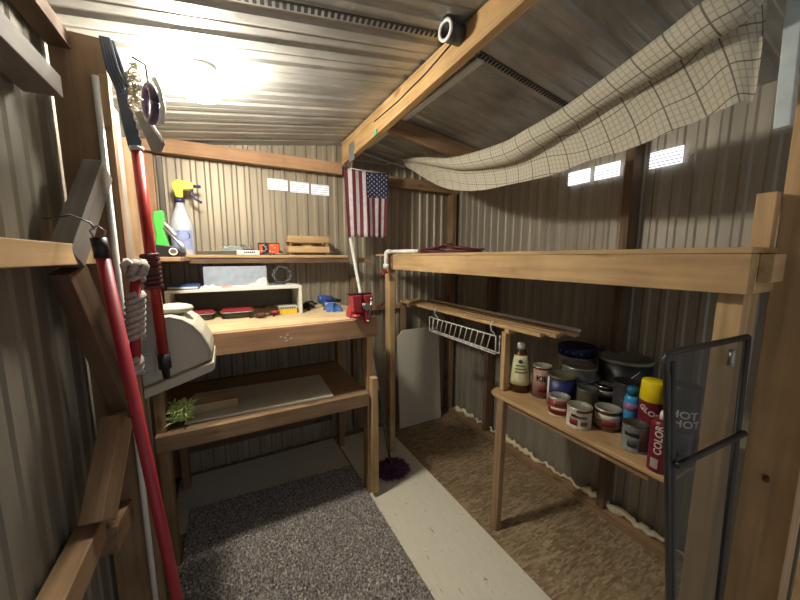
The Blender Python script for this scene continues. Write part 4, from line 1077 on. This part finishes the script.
# grey tarp straps, chain bundle and reel hanging near the roof
bm = bmesh.new(); random.seed(17)
for k in range(34):
    c = Vector((-.196+random.uniform(-.011, .011), 1.25+random.uniform(-.02, .02), 2.0-k*.0036))
    ax = Vector((random.uniform(-1, 1), random.uniform(-1, 1), random.uniform(-1, 1))).normalized(); u, v = frame_of(ax)
    tube(bm, [c+(u*math.cos(a*.785)*.010+v*math.sin(a*.785)*.006) for a in range(9)], .0022, 5)
tag(finish('chain', bm, flat('bright_chain', (206, 200, 172), .35, metal=.5)), 'bunched bright chain hanging high by the left wall near the lamp', 'chain'); 
t = thing('hanging_reel', 'dark purple reel with a pale curved handle hanging beside the chain', 'reel', (-.165, 1.28, 1.86))
bm = bmesh.new(); u = Vector((.5, -.85, 0)); vv = Vector((0, 0, 1)); c = Vector((-.168, 1.30, 1.915))
tube(bm, [c+u*.03*math.cos(k*.3142)+vv*.05*math.sin(k*.3142) for k in range(21)], .012, 8); finish('rim', bm, flat('dark_purple', (66, 50, 78), .5), t)
bm = bmesh.new(); tube(bm, [(-.150, 1.27, 1.98), (-.138, 1.27, 1.95), (-.134, 1.27, 1.90), (-.142, 1.27, 1.85)], .0075, 8); finish('handle', bm, WHITE, t)
bm = bmesh.new(); tube(bm, [(-.168, 1.30, 1.965), (-.17, 1.29, 2.02), (-.20, 1.28, 2.03)], .003, 6); finish('hanging_wire', bm, BLACK, t)
t = thing('strap_bundle', 'dark bluish strap looped over the top of the left wall post', 'strap', (-.25, 1.3, 1.85))
bm = bmesh.new()
for k in range(4): tube(bm, [(-.262+.005*k, 1.27, 2.06), (-.255+.007*k, 1.27, 1.98), (-.235+.004*k, 1.28, 1.915+.012*k), (-.215, 1.285, 1.93+.01*k), (-.225, 1.28, 1.99), (-.242, 1.28, 2.06)], .006, 6)
finish('webbing', bm, BLUEJ, t)
bm = bmesh.new(); box(bm, -.283, -.262, 1.288, 1.298, 1.83, 1.97); finish('tag_strip', bm, W('pine', 'Z'), t, .001)
# jagged dark saw hanging behind
t = thing('hanging_trowel', 'dark scraper with a pale edge hanging behind the red pole saw', 'tool', (-.19, 1.40, 1.84))
bm = bmesh.new(); prism(bm, [(-.225, 1.915), (-.20, 1.93), (-.150, 1.83), (-.165, 1.80), (-.19, 1.80)], 1.398, 1.404); finish('blade', bm, DTIN, t, .001)
bm = bmesh.new(); tube(bm, [(-.203, 1.395, 1.925), (-.155, 1.395, 1.835)], .005, 6); finish('edge_strip', bm, LGREY, t)

# rope hank with red rod
t = thing('rope_hank', 'grey braided rope knotted round a short red rod on the left wall', 'rope', (-.225, 1.2, 1.05))
LEAN = Matrix.Translation((-.228, 1.21, 1.43))@Matrix.Rotation(R(5), 4, 'Y')@Matrix.Translation((.226, -1.21, -1.43))
bm = bmesh.new(); tube(bm, [(-.226, 1.21, 1.385), (-.226, 1.21, 1.10)], .0135, 12); bmesh.ops.transform(bm, matrix=LEAN, verts=bm.verts); finish('rod', bm, RED, t)
bm = bmesh.new(); random.seed(23)
def braid(z0, z1, r):
    for ph in (0, 2.09, 4.19):
        n = int((z1-z0)/.0035); pts = []
        for k in range(n):
            z = z0+(z1-z0)*k/(n-1); a = ph+k*.42; pts.append((-.226+r*math.cos(a), 1.21+r*math.sin(a), z))
        tube(bm, pts, .0085, 7)
braid(1.385, 1.435, .017); braid(1.21, 1.345, .018); braid(1.10, 1.15, .015)
for k in range(6):
    a = k*1.1; tube(bm, [(-.226+.02*math.cos(a), 1.20+.02*math.sin(a), 1.40), (-.226+.028*math.cos(a+.5), 1.20+.025*math.sin(a+.5), 1.425), (-.226+.018*math.cos(a+1), 1.20+.02*math.sin(a+1), 1.44)], .0095, 7)
bmesh.ops.transform(bm, matrix=LEAN, verts=bm.verts); finish('braid', bm, ROPE, t)
# level
t = thing('spirit_level', 'narrow light grey ruled bar hanging between the rope and red pole saw', 'level', (-.222, 1.34, 1.02))
LV = Matrix.Translation((-.222, 1.34, 1.38))@Matrix.Rotation(R(4.5), 4, 'Y')@Matrix.Translation((.2285, -1.34, -1.36))
bm = bmesh.new(); box(bm, -.245, -.212, 1.338, 1.35, 1.03, 1.36); bmesh.ops.transform(bm, matrix=LV, verts=bm.verts); finish('bar', bm, LGREY, t)
bm = bmesh.new()
for k in range(26): box(bm, -.244, -.236 if k % 5 else -.228, 1.3372, 1.3382, 1.04+k*.012, 1.0412+k*.012)
bmesh.ops.transform(bm, matrix=LV, verts=bm.verts); finish('ruled_mark', bm, DGREY, t, bevel=0)

# beige plastic shell
t = thing('plastic_shell', 'large beige moulded plastic shell hanging in front of the bench left end', 'shell', (-.17, 1.45, .95))
out = [(-.31, .985), (-.258, 1.005), (-.16, 1.035), (-.062, 1.072), (-.058, 1.10), (-.066, 1.135), (-.084, 1.178), (-.108, 1.212), (-.14, 1.238), (-.175, 1.250), (-.22, 1.245), (-.31, 1.215)]
bm = bmesh.new(); prism(bm, out, 1.36, 1.60); o = finish('shell', bm, BEIGE, t, .012)
bm = bmesh.new(); prism(bm, [(-.31, .955), (-.258, .972), (-.16, 1.002), (-.060, 1.035), (-.052, 1.046), (-.055, 1.07), (-.16, 1.035), (-.258, 1.004), (-.31, .984)], 1.34, 1.605); finish('lower_rim', bm, BEIGE, t, .004)
bm = bmesh.new(); tube(bm, [(x+.0, 1.357, z) for x, z in [(-.066, 1.078), (-.063, 1.10), (-.071, 1.133), (-.089, 1.174), (-.112, 1.206), (-.143, 1.231), (-.177, 1.243), (-.22, 1.238)]], .005, 8); finish('raised_edge', bm, BEIGE, t)
bm = bmesh.new(); sphere(bm, (-.172, 1.44, 1.262), .062, (1, 1, .32), seg=20); finish('top_cap', bm, BEIGE, t)

for n_, dz in (('hand_plane', .049), ('small_carton', .049), ('blade_box', .049), ('loose_bits', .049), ('wooden_crate', .049), ('pale_sponge', .049), ('spray_bottle', .0345), ('green_bottle', .033), ('hand_sander', .033)):
    bpy.data.objects[n_].location.z += dz
bpy.data.objects['spray_bottle'].location.x -= .04; bpy.data.objects['green_bottle'].location.x -= .012

# ---------------------------------------------------------------- light, world, camera
w = bpy.data.worlds.new('World'); SC.world = w; w.use_nodes = True
bg = w.node_tree.nodes['Background']; bg.inputs[0].default_value = (.93, .95, 1., 1); bg.inputs[1].default_value = .33

cam = bpy.data.cameras.new('camera'); co = bpy.data.objects.new('camera', cam); COL.objects.link(co)
cam.sensor_width = 36; cam.lens = 325/800*36; cam.clip_start = .02
co.location = (0, 0, 1.45); co.rotation_euler = (R(90-7.5), 0, R(-28.3))
SC.camera = co
SC.view_settings.view_transform = 'Standard'; SC.view_settings.look = 'None'
SC.view_settings.exposure = .42; SC.view_settings.gamma = 1.; SC.view_settings.use_curve_mapping = False
